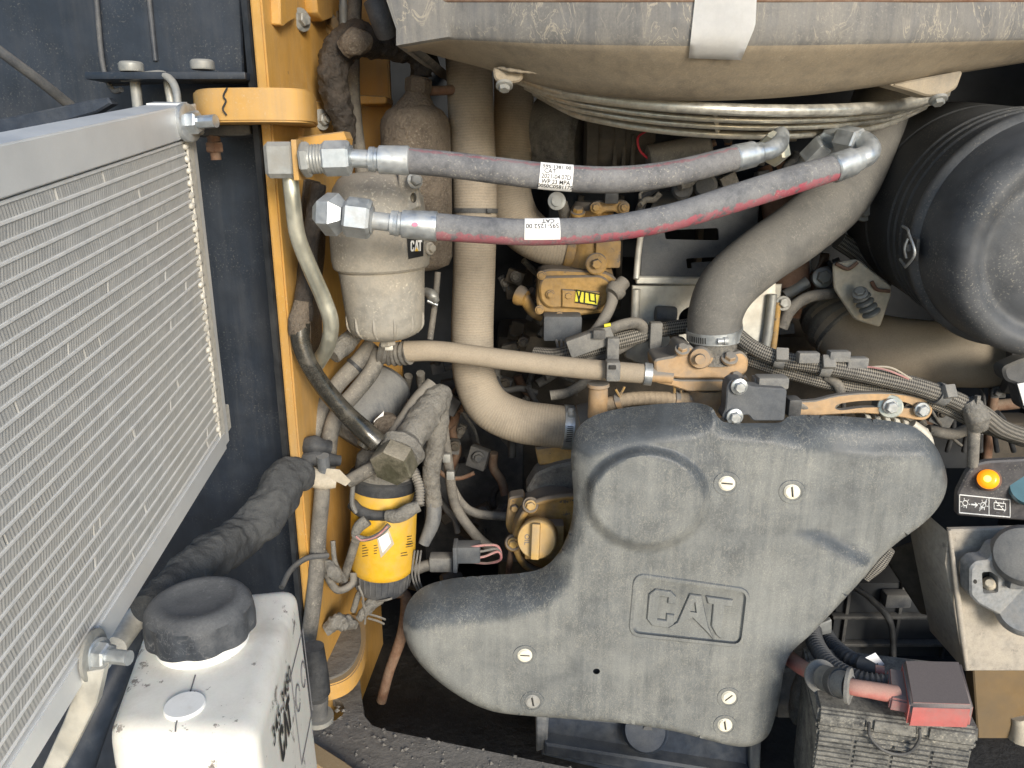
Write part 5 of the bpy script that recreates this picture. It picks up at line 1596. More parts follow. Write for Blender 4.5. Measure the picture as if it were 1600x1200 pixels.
# ================================================================== HARNESSES
hn = thing('wiring_harness', 'braided grey wiring harness running from the elbow hose to the right edge', 'cable', (1400, 640, 1.3))
b1 = tube('upper_loom', [(1150, 522, 1.30), (1180, 545, 1.27), (1225, 562, 1.25), (1290, 572, 1.23), (1360, 586, 1.22), (1430, 603, 1.21), (1485, 622, 1.21), (1530, 645, 1.22), (1562, 668, 1.24), (1605, 682, 1.26), (1660, 690, 1.28)], [12, 12, 12.5, 13.5, 14, 14, 14, 15, 14, 13, 13], 'braid', hn, 22, 10)
b2 = tube('lower_loom', [(1165, 560, 1.30), (1210, 575, 1.28), (1270, 592, 1.26), (1330, 606, 1.25), (1400, 616, 1.24), (1455, 628, 1.23), (1495, 645, 1.23), (1530, 662, 1.24)], 11, 'braid', hn, 18, 10)
b3 = tube('branch', [(1290, 588, 1.25), (1308, 600, 1.24), (1312, 618, 1.24), (1296, 634, 1.24), (1270, 638, 1.23), (1232, 628, 1.22)], [8, 8, 8, 8, 7, 6], 'grey_rubber', hn, 14, 8)
b4 = tube('drop_hose', [(1522, 655, 1.215), (1521, 690, 1.21), (1520, 728, 1.21)], [10, 9, 8], 'grey_rubber', hn, 14, 6)
tp_ = tube('tape_wrap', [(1512, 626, 1.205), (1524, 645, 1.2), (1530, 668, 1.205)], [12, 18, 14], 'grey_dust', hn, 26, 10, lump=0.16, lumps=70)
tube('tape_tail', [(1524, 645, 1.195), (1528, 618, 1.2)], [10, 12], 'grey_dust', hn, 10, 4, flat=0.4)
for px in (1222, 1287, 1468):
    s_ = s_at(b1, px)
    bd = band('clip_band', b1, s_ - 0.008, s_ + 0.008, 'conn_grey', hn, 0.002, th=0.002)
    p_, c_, r_ = on_tube(b1, s_, 0.35, 1.0, 0.004)
    box('clip_head', p_, (0.02, 0.022, 0.012), 'conn_grey', bd, axes(p_ - c_), 0.002)
for x, y, a in ((1262, 558, 22), (1310, 556, 26), (1338, 566, 22)):
    box('connector', P(x, y, 1.22), (0.034, 0.018, 0.018), 'conn_grey', hn, bev=0.003)
tube('bare_wire', [(1350, 572, 1.215), (1385, 578, 1.2), (1420, 592, 1.2)], 1.6, 'wire_pink', hn, 6)
tube('bare_wire', [(1350, 574, 1.215), (1390, 574, 1.2), (1424, 592, 1.2)], 1.5, 'paper_old', hn, 6)
tube('rear_loom', [(1450, 672, 1.3), (1490, 678, 1.3), (1530, 668, 1.3), (1600, 690, 1.3)], 9, 'grey_rubber', hn, 12)

hm = thing('sensor_harness', 'ribbed grey harness with clips looping under the yellow actuator', 'cable', (920, 570, 1.4))
m1 = tube('main_loom', [(835, 552, 1.43), (870, 556, 1.41), (905, 548, 1.39), (945, 538, 1.38), (985, 528, 1.38), (1030, 516, 1.39), (1085, 508, 1.4)], [10, 13, 14, 13, 13, 12, 12], 'braid', hm, 20, 8)
m2 = tube('second_loom', [(900, 548, 1.39), (935, 525, 1.37), (965, 510, 1.36), (995, 505, 1.37), (1003, 520, 1.38), (960, 548, 1.39), (915, 562, 1.40)], 9, 'grey_rubber', hm, 16, 8)
m3 = tube('plug_lead', [(958, 456, 1.46), (955, 475, 1.45), (945, 496, 1.43), (930, 518, 1.41), (915, 530, 1.40)], [10, 9, 9, 9, 9], 'grey_rubber', hm, 16, 8)
lathe('plug', (975, 440, 1.47), (956, 460, 1.45), [(0, 11), (0.5, 12), (0.55, 16), (0.8, 16), (1, 12)], 'grey_rubber', hm, 22)
dv = (P(960, 520, 1.36) - P(890, 545, 1.36)).normalized()
box('inline_connector', P(922, 532, 1.365), (0.085, 0.03, 0.034), 'conn_grey', hm, (dv, dv.cross(Vector((0, -1, 0))).cross(dv).normalized(), dv.cross(Vector((0, -1, 0))).normalized()), 0.004)
box('connector_latch', P(936, 522, 1.345), (0.022, 0.012, 0.016), 'black_plastic', hm, bev=0.002)
tube('yellow_seal', [(944, 509, 1.35), (954, 507, 1.35)], 3, 'label_yellow', hm, 8, 2)
for x, y in ((957, 548), (1024, 524)):
    box('strap_clip', P(x, y, 1.345 if x < 1000 else 1.37), (0.022, 0.02, 0.05), 'conn_grey', hm, bev=0.003)
box('strap_clip', P(957, 578, 1.265), (0.024, 0.03, 0.034), 'conn_grey', hm, bev=0.004)
box('strap_hole', P(957, 574, 1.249), (0.012, 0.004, 0.007), 'slot_dark', hm, bev=0.001)
box('ecm_plug', P(878, 510, 1.48), (0.075, 0.05, 0.05), 'plate_blue', hm, bev=0.006)
for k in range(5):
    tube('lead', [(868 + k * 8, 525, 1.46), (872 + k * 6, 545, 1.45)], 2.2, 'wire_grey', hm, 6, 2)
tube('small_bypass', [(860, 618, 1.42), (890, 612, 1.42), (925, 590, 1.42), (960, 572, 1.42)], 8, 'grey_rubber', hm, 12)

# ================================================================== OIL FILLER
of = thing('oil_filler', 'yellow oil filler housing with a round cap left of the guard', 'oil filler', (845, 885, 1.3))
prism('mount_ear', [(795, 778), (818, 774), (826, 800), (822, 832), (796, 836), (790, 822)], 1.335, 0.03, 'yellow_dirty', of, 2.5, rnd=5)
prism('cover_dome', ellipse(866, 832, 66, 60, 40), lambda x, y: 1.30 + 0.02 * (((x - 866) / 66) ** 2 + ((y - 832) / 60) ** 2), 0.05, 'yellow_dirty', of, 4)
rimp = [(912, 775, 1.30), (880, 776, 1.298), (850, 781, 1.296), (829, 791, 1.295), (814, 812, 1.296), (806, 838, 1.298), (808, 862, 1.30), (822, 884, 1.305), (850, 896, 1.31)]
tube('cover_rim', rimp, 5.5, 'yellow_dirty', of, 12, 8)
for x, y in ((829, 789), (802, 848)):
    lathe('bolt_boss', (x, y, 1.31), (x, y, 1.288), [(0, 14), (0.85, 13.5), (1, 12)], 'yellow_dirty', of, 24)
    bolt(of, (x, y, 1.286), 7, 'cap_yellow', FRONT, 1.25)
bolt(of, (804, 793, 1.332), 6, 'yellow_dirty', FRONT, 0)
box('cap_pad', P(850, 842, 1.285), (0.072, 0.03, 0.07), 'yellow_dirty', of, bev=0.004)
ca, cb_ = P(843, 834, 1.28), P(838, 844, 1.235)
cap = lathe('cap', ca, cb_, [(0, 0.030), (0.2, 0.035), (0.85, 0.036), (0.95, 0.035), (1, 0.033)], 'cap_yellow', of, 36, metres=True)
cx_, cy_, cz_ = axes(cb_ - ca)
box('grip_bar', cb_ + cz_ * 0.006, (0.014, 0.064, 0.016), 'cap_yellow', cap, (cx_, cy_, cz_), 0.002)
flat_text('cap_print', 'OIL', 0.013, cb_ - cx_ * 0.021 , -cy_, cx_, 'ink_faded', cap, 0.01)
prism('upper_cover', [(820, 770), (838, 740), (866, 728), (905, 720), (905, 775), (850, 778)], 1.36, 0.05, 'grey_dust', of, 4, rnd=8)
prism('upper_bracket', [(836, 700), (900, 692), (905, 722), (842, 728)], 1.38, 0.05, 'yellow_dirty', of, 3, rnd=5)
o = tube('dipstick_tube', [(800, 852, 1.33), (797, 875, 1.33), (794, 900, 1.34)], 5, 'rust', of, 10)

# ================================================================== YELLOW SPIN-ON FILTER
yf = thing('spin_on_filter', 'bright yellow spin-on filter with a torn white sticker', 'filter', (600, 935, 1.28))
Ay, By = (602, 722, 1.27), (597, 914, 1.27)
lathe('base', Ay, By, [(-0.12, 30), (-0.05, 44), (0.06, 47), (0.1, 49)], 'grey_dust', yf, 40)
can = lathe('can', Ay, By, [(0.12, 49), (0.14, 52), (0.80, 52), (0.84, 50), (0.86, 46)], 'can_yellow', yf, 48)
lathe('black_band', Ay, By, [(0.08, 49), (0.085, 55), (0.17, 55), (0.18, 49)], 'black_rubber', yf, 48)
lathe('collar', Ay, By, [(0.83, 44), (0.84, 48), (0.98, 45), (1.02, 40), (1.04, 26)], 'dark_steel', yf, 48)
ya_ = q3(Ay); yax = q3(By) - ya_; ydir = yax.normalized()
yN = CAM - ya_; yN = (yN - ydir * yN.dot(ydir)).normalized(); yB = yN.cross(ydir); ys = S(735, 1.27)
for k in range(22):
    a = -2.3 + k * 0.21
    dd = yN * cos(a) + yB * sin(a)
    tube('grip_rib', [ya_ + yax * 0.85 + dd * 48 * ys, ya_ + yax * 0.97 + dd * 45.5 * ys], 0.0014, 'dark_steel', yf, 6, 2, metres=True)
def onyf(px, py, k=1.0):
    r = ray(px, py)
    R = 52 * ys * k
    for i in range(700):
        q = CAM + r * (0.95 + i * 0.0008)
        w_ = q - ya_
        if (w_ - ydir * w_.dot(ydir)).length < R: return q
    return CAM + r * 1.3
def skin(name, quad, k, mat, par, n=6):
    bm = bmesh.new(); gg = {}
    for i in range(n + 1):
        for j in range(n + 1):
            u, v = i / n, j / n
            x = (quad[0][0] * (1 - u) + quad[1][0] * u) * (1 - v) + (quad[3][0] * (1 - u) + quad[2][0] * u) * v
            y = (quad[0][1] * (1 - u) + quad[1][1] * u) * (1 - v) + (quad[3][1] * (1 - u) + quad[2][1] * u) * v
            gg[i, j] = bm.verts.new(onyf(x, y, k))
    for i in range(n):
        for j in range(n): bm.faces.new((gg[i, j], gg[i + 1, j], gg[i + 1, j + 1], gg[i, j + 1]))
    return obj(name, bm, mat, par, 60)
skin('torn_sticker', [(588, 836), (607, 826), (616, 850), (595, 872)], 1.02, 'paper_old', can)
skin('sticker_white', [(591, 841), (606, 832), (611, 848), (598, 864)], 1.03, 'paper', can)
rdm = random.Random(4)
for x0, y0, w0, n0 in ((636, 838, 12, 4), (566, 852, 10, 5), (584, 852, 8, 4), (626, 864, 18, 2), (634, 850, 12, 2)):
    for k in range(n0):
        yy = y0 + k * 4.2 - w0 * 0.0
        l_ = w0 * rdm.uniform(0.5, 1.0)
        skin('print_mark', [(x0, yy), (x0 + l_, yy - l_ * 0.18), (x0 + l_, yy - l_ * 0.18 + 1.3), (x0, yy + 1.3)], 1.012, 'ink', can, 2)
# lead and clip strapped round the filter
sl = thing('sensor_lead', 'black strapped sensor lead with grey plug across the yellow filter', 'cable', (600, 830, 1.2))
s1 = tube('strap', [(550, 788, 1.225), (565, 800, 1.21), (590, 806, 1.20), (620, 803, 1.20), (645, 795, 1.21), (656, 770, 1.23), (650, 745, 1.25)], [9, 9, 8, 9, 9, 8, 7], 'black_rubber', sl, 14, 8, lump=0.15, lumps=60)
tube('plug', [(604, 806, 1.185), (622, 806, 1.18), (642, 796, 1.185), (654, 790, 1.19)], [9, 11, 11, 9], 'grey_dust', sl, 16, 5, lump=0.15, lumps=70)
tube('lead', [(608, 820, 1.185), (594, 834, 1.18), (574, 842, 1.185), (556, 838, 1.19), (560, 824, 1.195), (574, 812, 1.2)], [4, 4, 4, 6, 9, 10], 'grey_dust', sl, 12, 8)
tube('pink_wire', [(606, 822, 1.178), (588, 838, 1.175), (566, 844, 1.178), (556, 838, 1.18)], 1.5, 'wire_pink', sl, 6)
tube('loose_strap', [(552, 752, 1.21), (550, 785, 1.205), (556, 800, 1.205)], [8, 8, 7], 'conn_grey', sl, 10, 5, flat=0.5)
tube('corrugated_lead', [(645, 735, 1.24), (655, 760, 1.22), (656, 790, 1.2)], 7, 'grey_rubber', sl, 12, 6, rib=0.1, ribp=0.005)
tube('drop_lead', [(556, 844, 1.21), (548, 870, 1.22), (540, 895, 1.23), (535, 920, 1.24)], 7, 'grey_rubber', sl, 12)

# ================================================================== PUMP, PLUG FITTING, HOSES LEFT MIDDLE
pm = thing('feed_pump', 'dusty blue-grey round pump behind the black oily hose', 'pump', (580, 690, 1.4))
lathe('body', P(606, 598, 1.44), P(556, 668, 1.36), [(-0.15, 0.02), (-0.08, 0.042), (0.0, 0.05), (0.2, 0.052), (0.9, 0.055), (1, 0.05), (1.05, 0.03)], 'blue_grey', pm, 40, metres=True)
lathe('end_bell', P(545, 690, 1.35), P(565, 660, 1.37), [(0, 0.03), (0.3, 0.045), (1, 0.05)], 'grey_dust', pm, 32, metres=True)
prism('tag', [(584, 658), (600, 642), (598, 656), (584, 668)], 1.28, 0.001, 'paper', pm, 0.3)
lathe('gland', P(602, 662, 1.3), P(606, 672, 1.28), [(0, 0.024), (0.7, 0.026), (0.75, 0.02), (1, 0.018)], 'mud', pm, 24, metres=True)
tf = thing('plugged_tee', 'dark olive hexagon plug capping a dust-caked tee fitting', 'fitting', (615, 745, 1.2))
tube('caked_sleeve', [(694, 612, 1.33), (682, 624, 1.31), (664, 650, 1.28), (644, 680, 1.25), (628, 704, 1.22), (618, 718, 1.2)], [15, 21, 24, 24, 26, 28], 'grey_dust', tf, 40, 18, lump=0.13, lumps=75)
tube('side_hose', [(676, 600, 1.33), (654, 624, 1.31), (632, 656, 1.29), (610, 690, 1.27)], 12, 'grey_rubber', tf, 16)
hd = Vector((-0.22, -0.75, -0.28)).normalized()
pc = P(622, 712, 1.185)
hexnut('hex_plug', pc, pc + hd * 0.034, 0.037, 'olive_cap', tf, cham=0.06, rot=0.35)
lathe('plug_shoulder', pc - hd * 0.03, pc, [(0, 0.03), (0.5, 0.04), (1, 0.034)], 'grey_dust', tf, 24, metres=True, lump=0.08, lumps=60)
tube('branch_pipe', [(602, 722, 1.2), (575, 735, 1.2), (545, 752, 1.2)], [11, 11, 11], 'grey_rubber', tf, 16)
tube('end_cap', [(588, 690, 1.2), (572, 692, 1.195), (566, 700, 1.19)], [14, 13, 10], 'oily', tf, 16, 4)

oh = thing('oily_hose', 'glossy black oil-wet hose running down past the yellow post', 'hose', (520, 620, 1.2))
tube('upper_run', [(498, 288, 1.22), (490, 340, 1.21), (483, 400, 1.20), (476, 460, 1.18), (471, 500, 1.17)], [12, 13, 13, 15, 17], 'mud_dark', oh, 18, 8, lump=0.1, lumps=60)
tube('mud_sleeve', [(472, 470, 1.17), (468, 505, 1.165), (469, 530, 1.165)], [12, 17, 16], 'mud', oh, 18, 6, lump=0.12, lumps=60)
tube('lower_run', [(469, 505, 1.165), (470, 535, 1.16), (482, 568, 1.16), (508, 608, 1.17), (540, 645, 1.18), (568, 672, 1.19), (590, 692, 1.19)], [16, 15, 14, 14, 14.5, 16, 16], 'oily', oh, 22, 10)
gh = thing('grey_hose_pair', 'two grey hoses side by side slanting down the post face', 'hose', (500, 700, 1.3))
g1 = tube('left_hose', [(582, 538, 1.34), (560, 566, 1.32), (528, 600, 1.30), (504, 640, 1.28), (490, 682, 1.26), (484, 720, 1.24)], [14, 14, 13, 13, 13, 13], 'grey_rubber', gh, 18)
g2 = tube('right_hose', [(592, 548, 1.33), (582, 578, 1.31), (556, 612, 1.29), (530, 642, 1.27), (516, 680, 1.25), (512, 730, 1.24)], [12, 13, 13, 13, 13, 13], 'grey_rubber', gh, 18)
tube('crossing_stub', [(556, 520, 1.28), (538, 540, 1.26), (520, 556, 1.24)], [14, 15, 13], 'grey_dust', gh, 16, 6, lump=0.15, lumps=60)
band('ring', g1, s_at(g1, 556), s_at(g1, 552), 'black_rubber', gh, 0.001)
dh = thing('drain_hose', 'straight grey hose dropping in front of the post to the white bottle', 'hose', (486, 1010, 1.16))
d1 = tube('hose', [(504, 715, 1.22), (503, 770, 1.19), (498, 830, 1.18), (494, 900, 1.17), (486, 970, 1.16), (476, 1030, 1.15)], [12, 12.5, 12.5, 12.5, 12.5, 12.5], 'grey_rubber', dh, 18)
tw = thing('tape_wrap', 'torn beige tape wrapped round hoses at the end of the black sleeve', 'tape', (505, 765, 1.18))
tube('wrap', [(478, 738, 1.185), (500, 748, 1.175), (525, 750, 1.18)], [14, 18, 14], 'paper_old', tw, 16, 6, flat=0.9, lump=0.06)
prism('flag', [(508, 732), (530, 734), (548, 752), (540, 760), (524, 752), (508, 766)], 1.165, 0.002, 'paper_old', tw, 0.5)
tube('tie_bundle', [(470, 700, 1.2), (490, 696, 1.19), (515, 702, 1.2)], [12, 15, 12], 'black_rubber', tw, 14, 6, lump=0.2, lumps=70)
tube('tie_bundle', [(466, 722, 1.19), (492, 716, 1.18), (530, 720, 1.2)], [11, 13, 9], 'black_rubber', tw, 14, 6, lump=0.25, lumps=70)
tube('hose_end', [(504, 712, 1.17), (507, 738, 1.175)], 10, 'blue_grey', tw, 14, 3)
slv = thing('sleeved_hose', 'thick hose in a crumpled charcoal fabric sleeve below the cooler', 'hose', (360, 890, 1.0))
tube('fabric_sleeve', [(482, 752, 1.17), (468, 742, 1.16), (446, 752, 1.14), (424, 790, 1.10), (380, 836, 1.05), (330, 868, 0.97), (280, 906, 0.90), (228, 952, 0.82)], [16, 25, 33, 34, 33, 33, 30, 24], 'sleeve', slv, 64, 30, lump=0.17, lumps=36)
tube('inner_pipe', [(240, 935, 0.88), (205, 975, 0.84), (180, 1010, 0.8)], 18, 'alu_solder', slv, 18, 5)
nv = tube('navy_hose', [(235, 965, 0.9), (205, 1010, 0.86), (175, 1060, 0.83), (140, 1130, 0.8), (105, 1230, 0.78)], [26, 28, 28, 30, 32], 'navy_hose', None, 24)
solo(nv, 'dark navy rubber hose between the cooler and the white bottle', 'hose')

# dusty hoses right of the tee
vh = thing('caked_vertical_hose', 'dust-caked hose dropping vertically right of the yellow filter', 'hose', (665, 860, 1.32))
tube('hose', [(690, 625, 1.36), (683, 680, 1.34), (674, 740, 1.33), (678, 790, 1.32)], [14, 15, 14, 13], 'grey_dust', vh, 30, 18, lump=0.12, lumps=80)
tube('tail', [(678, 785, 1.32), (676, 815, 1.31), (662, 850, 1.3)], [12, 12, 9], 'blue_grey', vh, 16)
o = tube('thin_hose', [(692, 660, 1.42), (700, 720, 1.42), (712, 790, 1.42), (745, 838, 1.42), (775, 862, 1.42)], 8, 'grey_rubber', None, 14)
solo(o, 'thin grey hose curving down behind the wire connector', 'hose')
o = tube('thin_hose', [(702, 752, 1.45), (720, 785, 1.45), (745, 802, 1.45), (800, 808, 1.45)], 7, 'grey_rubber', None, 14)
solo(o, 'thin grey hose bending right towards the oil filler', 'hose')
o = tube('capillary_pipe', [(612, 930, 1.28), (634, 932, 1.28), (630, 985, 1.29), (608, 1050, 1.3), (596, 1095, 1.31)], [4, 9, 9, 8, 8], 'rust', None, 12)
solo(o, 'slim brown drain pipe under the yellow filter', 'pipe')
dp = thing('bay_panel', 'dark panel with drip marks deep behind the thin hoses', 'panel', (740, 820, 1.8))
box('sheet', P(740, 760, 1.85), (0.26, 0.05, 0.42), 'dark_steel', dp, bev=0.01)
tube('drip', [(712, 680, 1.82), (714, 720, 1.82), (708, 740, 1.82)], 4, 'grey_dust', dp, 8)
for x, y in ((698, 715), (704, 742)): box('pipe_clip', P(x, y, 1.38), (0.016, 0.012, 0.018), 'zinc_dull', dp, bev=0.003)
wc = thing('wire_connector', 'grey two-part wire connector with pink wires left of the oil filler', 'connector', (720, 890, 1.3))
box('rear_half', P(690, 878, 1.3), (0.045, 0.028, 0.03), 'conn_grey', wc, bev=0.004)
box('front_half', P(730, 862, 1.29), (0.05, 0.032, 0.034), 'plate_blue', wc, bev=0.004)
box('collar', P(712, 868, 1.285), (0.008, 0.04, 0.052), 'plate_blue', wc, bev=0.002)
tube('tail', [(648, 890, 1.3), (665, 884, 1.3), (675, 882, 1.3)], 9, 'grey_rubber', wc, 12, 4)
for k, m_ in enumerate(('wire_pink', 'wire_grey', 'wire_pink')):
    tube('wire', [(722, 874 - k * 8, 1.28), (755, 870 - k * 9, 1.28), (778, 862 - k * 4, 1.29), (782, 874, 1.3), (762, 880, 1.31), (735, 878, 1.31)], 2, m_, wc, 6)
for k in range(3):
    tube('thin_wire', [(648 + k * 5, 860, 1.25), (644 + k * 5, 900, 1.25), (656 + k * 4, 930, 1.26)], 1.6, 'wire_grey', wc, 6)
cj = thing('clip_cluster', 'dusty cluster of cable clips and tie tails on the post', 'cable clips', (525, 920, 1.22))
tube('clip', [(508, 880, 1.19), (520, 892, 1.18), (530, 905, 1.19)], [8, 11, 7], 'grey_dust', cj, 24, 10, lump=0.35, lumps=100)
tube('hose_loop', [(505, 860, 1.2), (512, 900, 1.19), (528, 922, 1.2), (550, 912, 1.22), (552, 895, 1.23)], 6, 'grey_rubber', cj, 12)
tube('tie_tail', [(520, 845, 1.2), (524, 880, 1.19), (540, 908, 1.2)], 4, 'grey_dust', cj, 8)
tube('tie_tail', [(575, 905, 1.24), (560, 930, 1.24), (552, 955, 1.24)], 5, 'grey_dust', cj, 8)
tube('debris', [(560, 968, 1.22), (580, 945, 1.23), (605, 930, 1.24)], [6, 9, 4], 'grey_dust', cj, 22, 12, lump=0.4, lumps=100)
for a, b, c, d in ((570, 958, 602, 968), (575, 966, 600, 975), (566, 938, 570, 975), (560, 915, 568, 950), (590, 940, 612, 935)):
    tube('twig', [(a, b, 1.22), ((a + c) / 2 + 3, (b + d) / 2, 1.215), (c, d, 1.22)], 1.8, 'grey_rubber', cj, 6, 4)
o = tube('thin_lead', [(512, 868, 1.17), (480, 872, 1.14), (455, 890, 1.10), (440, 918, 1.06)], 4.5, 'dark_steel', None, 10)
solo(o, 'thin black lead running from the post to behind the white bottle', 'cable')

# ================================================================== WHITE BOTTLE
bt_ = thing('washer_bottle', 'white plastic reservoir bottle with printed part number, lower left', 'bottle', PZ(310, 1040, 0.9))
ZB = 1.17
cs = [PZ(164, 1140, ZB), PZ(238, 936, ZB), PZ(466, 913, ZB), PZ(398, 1152, ZB)]
bm = bmesh.new()
HB = 0.34
hi = [bm.verts.new(c) for c in cs]
cen = sum(cs, Vector()) / 4
FLARE = 0.08
lo2 = [bm.verts.new(c + DOWN * HB + (c - cen) * FLARE) for c in cs]
bm.faces.new(hi); bm.faces.new(lo2)
for i in range(4): bm.faces.new((hi[i], hi[(i + 1) % 4], lo2[(i + 1) % 4], lo2[i]))
bmesh.ops.recalc_face_normals(bm, faces=bm.faces)
bmesh.ops.bevel(bm, geom=list(bm.edges), offset=0.024, segments=6, affect='EDGES', profile=0.6)
for f in list(bm.faces):
    pass
obj('body', bm, 'white_plastic', bt_, 50)
# moulding seam over the top
seam = [PZ(x, y, ZB + 0.0006) for x, y in ((305, 1055), (296, 1084), (277, 1125))]
tube('seam', seam + [PZ(274, 1143, ZB - 0.003)], 0.0008, 'ink_faded', bt_, 6, 4, metres=True)
dc = PZ(289, 1106, ZB - 0.001)
lathe('round_pad', dc, dc + UPV * 0.0045, [(0, 0.0200), (0.7, 0.0200), (1, 0.0190)], 'white_disc', bt_, 36, metres=True)
kc = PZ(318, 1003, ZB)
lathe('neck', kc, kc + UPV * 0.016, [(0, 0.050), (0.6, 0.050), (0.7, 0.0515), (1, 0.0515)], 'white_disc', bt_, 40, metres=True)
cap_ = lathe('screw_cap', kc + UPV * 0.014, kc + UPV * 0.057, [(0, 0.057), (0.03, 0.059), (0.35, 0.0595), (0.62, 0.0585), (0.76, 0.0570), (0.9, 0.053), (0.97, 0.0490), (1.0, 0.044), (0.995, 0.0365), (0.965, 0.034), (0.965, 0.002)], 'bottle_cap', bt_, 96, 28, metres=True, lobes=(9, 0.06, 0.0, 0.75))
ct_ = kc + UPV * 0.0572
rtx = 0.0415
xs = 0
for i, ch in enumerate('TIGHTEN PAST DETENT'):
    if ch == ' ': continue
    a = radians(-128 + i * 9.0)
    d_ = Vector((cos(a), sin(a), 0)); tdir = Vector((-sin(a), cos(a), 0))
    flat_text('cap_letter', ch, 0.0072, ct_ + d_ * (rtx), tdir, -d_, 'cleaner_cap', cap_, 0.01, 0.0006)
# printing on the right-hand face
e_ = (cs[2] - cs[3]).normalized()
nface = e_.cross(UPV).normalized()
if nface.x < 0: nface = -nface
def onface(t, h): 
    k = h / HB
    a = cs[3].lerp(cs[2], t)
    return a + DOWN * h + (a - cen) * (FLARE * k) + nface * 0.0012
upf_ = (onface(0.4, 0.05) - onface(0.4, 0.15)).normalized()
flat_text('part_number', '345-3480', 0.030, onface(0.41, 0.062), e_, upf_, 'ink', bt_, 0.012)
mx = [(x * 0.026, y * 0.034) for x, y in CATC]
of_ = onface(0.30, 0.108)
for pp in (CATC, [(.9, 1), (1.12, 1), (1.40, 0), (1.16, 0), (1.0, .6), (.86, 0), (.62, 0)], CATT):
    flatpoly('logo_letter', pp, lambda x, y: of_ + e_ * (x * 0.036) + upf_ * (y * 0.040) + nface * 0.0004, 'ink', bt_)
flat_text('fill_print', 'FULL', 0.026, onface(0.16, 0.125), e_, upf_, 'ink', bt_, 0.01)
fr = [onface(0.62, 0.06), onface(0.96, 0.06), onface(0.96, 0.19), onface(0.62, 0.19)]
for i in range(4):
    tube('frame_line', [fr[i], fr[(i + 1) % 4]], 0.0007, 'ink_faded', bt_, 6, 2, metres=True)
for t_, h_ in ((0.70, 0.11), (0.86, 0.11)):
    c_ = onface(t_, h_)
    pts = [c_ + e_ * (0.013 * cos(a)) + upf_ * (0.017 * sin(a)) for a in np.linspace(0, 2 * pi * 0.86, 14)]
    tube('pictogram', pts, 0.0008, 'ink_faded', bt_, 6, 2, metres=True)

# ================================================================== TANK BELOW THE GUARD
tk = thing('blue_tank', 'dark navy steel box with a round boss under the guard', 'tank', (1010, 1190, 1.2))
prism('face', [(852, 1118), (1185, 1150), (1180, 1260), (846, 1180)], 1.20, 0.25, 'navy_hose', tk, 2)
prism('left_flange', [(838, 1112), (858, 1112), (855, 1170), (838, 1176)], 1.18, 0.1, 'blue_grey', tk, 2, rnd=3)
prism('right_flange', [(1172, 1152), (1190, 1150), (1186, 1260), (1172, 1260)], 1.185, 0.08, 'blue_grey', tk, 2, rnd=3)
prism('lower_rail', [(852, 1162), (1190, 1215), (1190, 1240), (850, 1180)], 1.17, 0.05, 'navy_hose', tk, 3)
lathe('boss', P(1008, 1130, 1.24), P(1008, 1142, 1.165), [(0, 0.044), (0.7, 0.044), (0.75, 0.040), (0.9, 0.040), (1, 0.036)], 'navy_hose', tk, 36, metres=True)
lathe('boss_stem', P(1012, 1118, 1.2), P(1012, 1140, 1.165), [(0, 0.008), (1, 0.008)], 'dark_steel', tk, 16, metres=True)

# ================================================================== BATTERY
ZT = 0.855
bat = thing('battery', 'dusty black battery with ribbed sides, lower right', 'battery', PZ(1400, 1150, 0.64))
tc = [PZ(1292, 1072, ZT), PZ(1500, 1060, ZT), PZ(1530, 1145, ZT), PZ(1290, 1112, ZT)]
def frust(name, top, z0, z1, k0, k1, mat, par, bev=0.004):
    c = sum(top, Vector()) / 4
    bm = bmesh.new()
    a = [bm.verts.new((c.x + (p.x - c.x) * k0, c.y + (p.y - c.y) * k0, z0)) for p in top]
    b = [bm.verts.new((c.x + (p.x - c.x) * k1, c.y + (p.y - c.y) * k1, z1)) for p in top]
    bm.faces.new(a); bm.faces.new(b)
    for i in range(4): bm.faces.new((a[i], a[(i + 1) % 4], b[(i + 1) % 4], b[i]))
    bmesh.ops.recalc_face_normals(bm, faces=bm.faces)
    if bev: bmesh.ops.bevel(bm, geom=list(bm.edges), offset=bev, segments=3 if bev > 0.0041 else 2, affect='EDGES')
    return obj(name, bm, mat, par, 60 if bev > 0.0041 else 35)
# plan of the battery in metres, front edge slightly turned
fl_, fr_ = PZ(1278, 1106, ZT), PZ(1533, 1140, ZT)
fd = (fr_ - fl_); fd.z = 0; fd.normalize(); bd_ = Vector((-fd.y, fd.x, 0))
W_ = (fr_ - fl_).length
top4 = [fl_, fr_, fr_ + bd_ * 0.17, fl_ + bd_ * 0.17]
lid = frust('lid', top4, ZT, ZT - 0.028, 0.985, 1.0, 'battery', bat)
frust('lid_skirt', top4, ZT - 0.0282, ZT - 0.042, 1.0, 0.985, 'battery', bat)
case = frust('case', top4, ZT - 0.043, ZT - 0.25, 0.965, 0.93, 'battery', bat)
bmr = bmesh.new()
base_f = fl_ + bd_ * 0.004 + fd * 0.006
for row in range(15):
    z = ZT - 0.056 - row * 0.0095
    sh_ = 0.0008 * row
    for col_ in range(4):
        x0 = W_ * (0.03 + col_ * 0.24) ; x1 = x0 + W_ * 0.215
        c = fl_ + fd * ((x0 + x1) / 2) + bd_ * (0.0022 + sh_ * 0.4); c.z = z
        mt = Matrix((fd, bd_, UPV)).transposed().to_4x4(); mt.translation = c
        bmesh.ops.create_cube(bmr, size=1.0, matrix=mt @ Matrix.Diagonal((x1 - x0, 0.007, 0.005, 1)))
rb = obj('ribs', bmr, 'battery', case, None)
rb['kind'] = 'stuff'
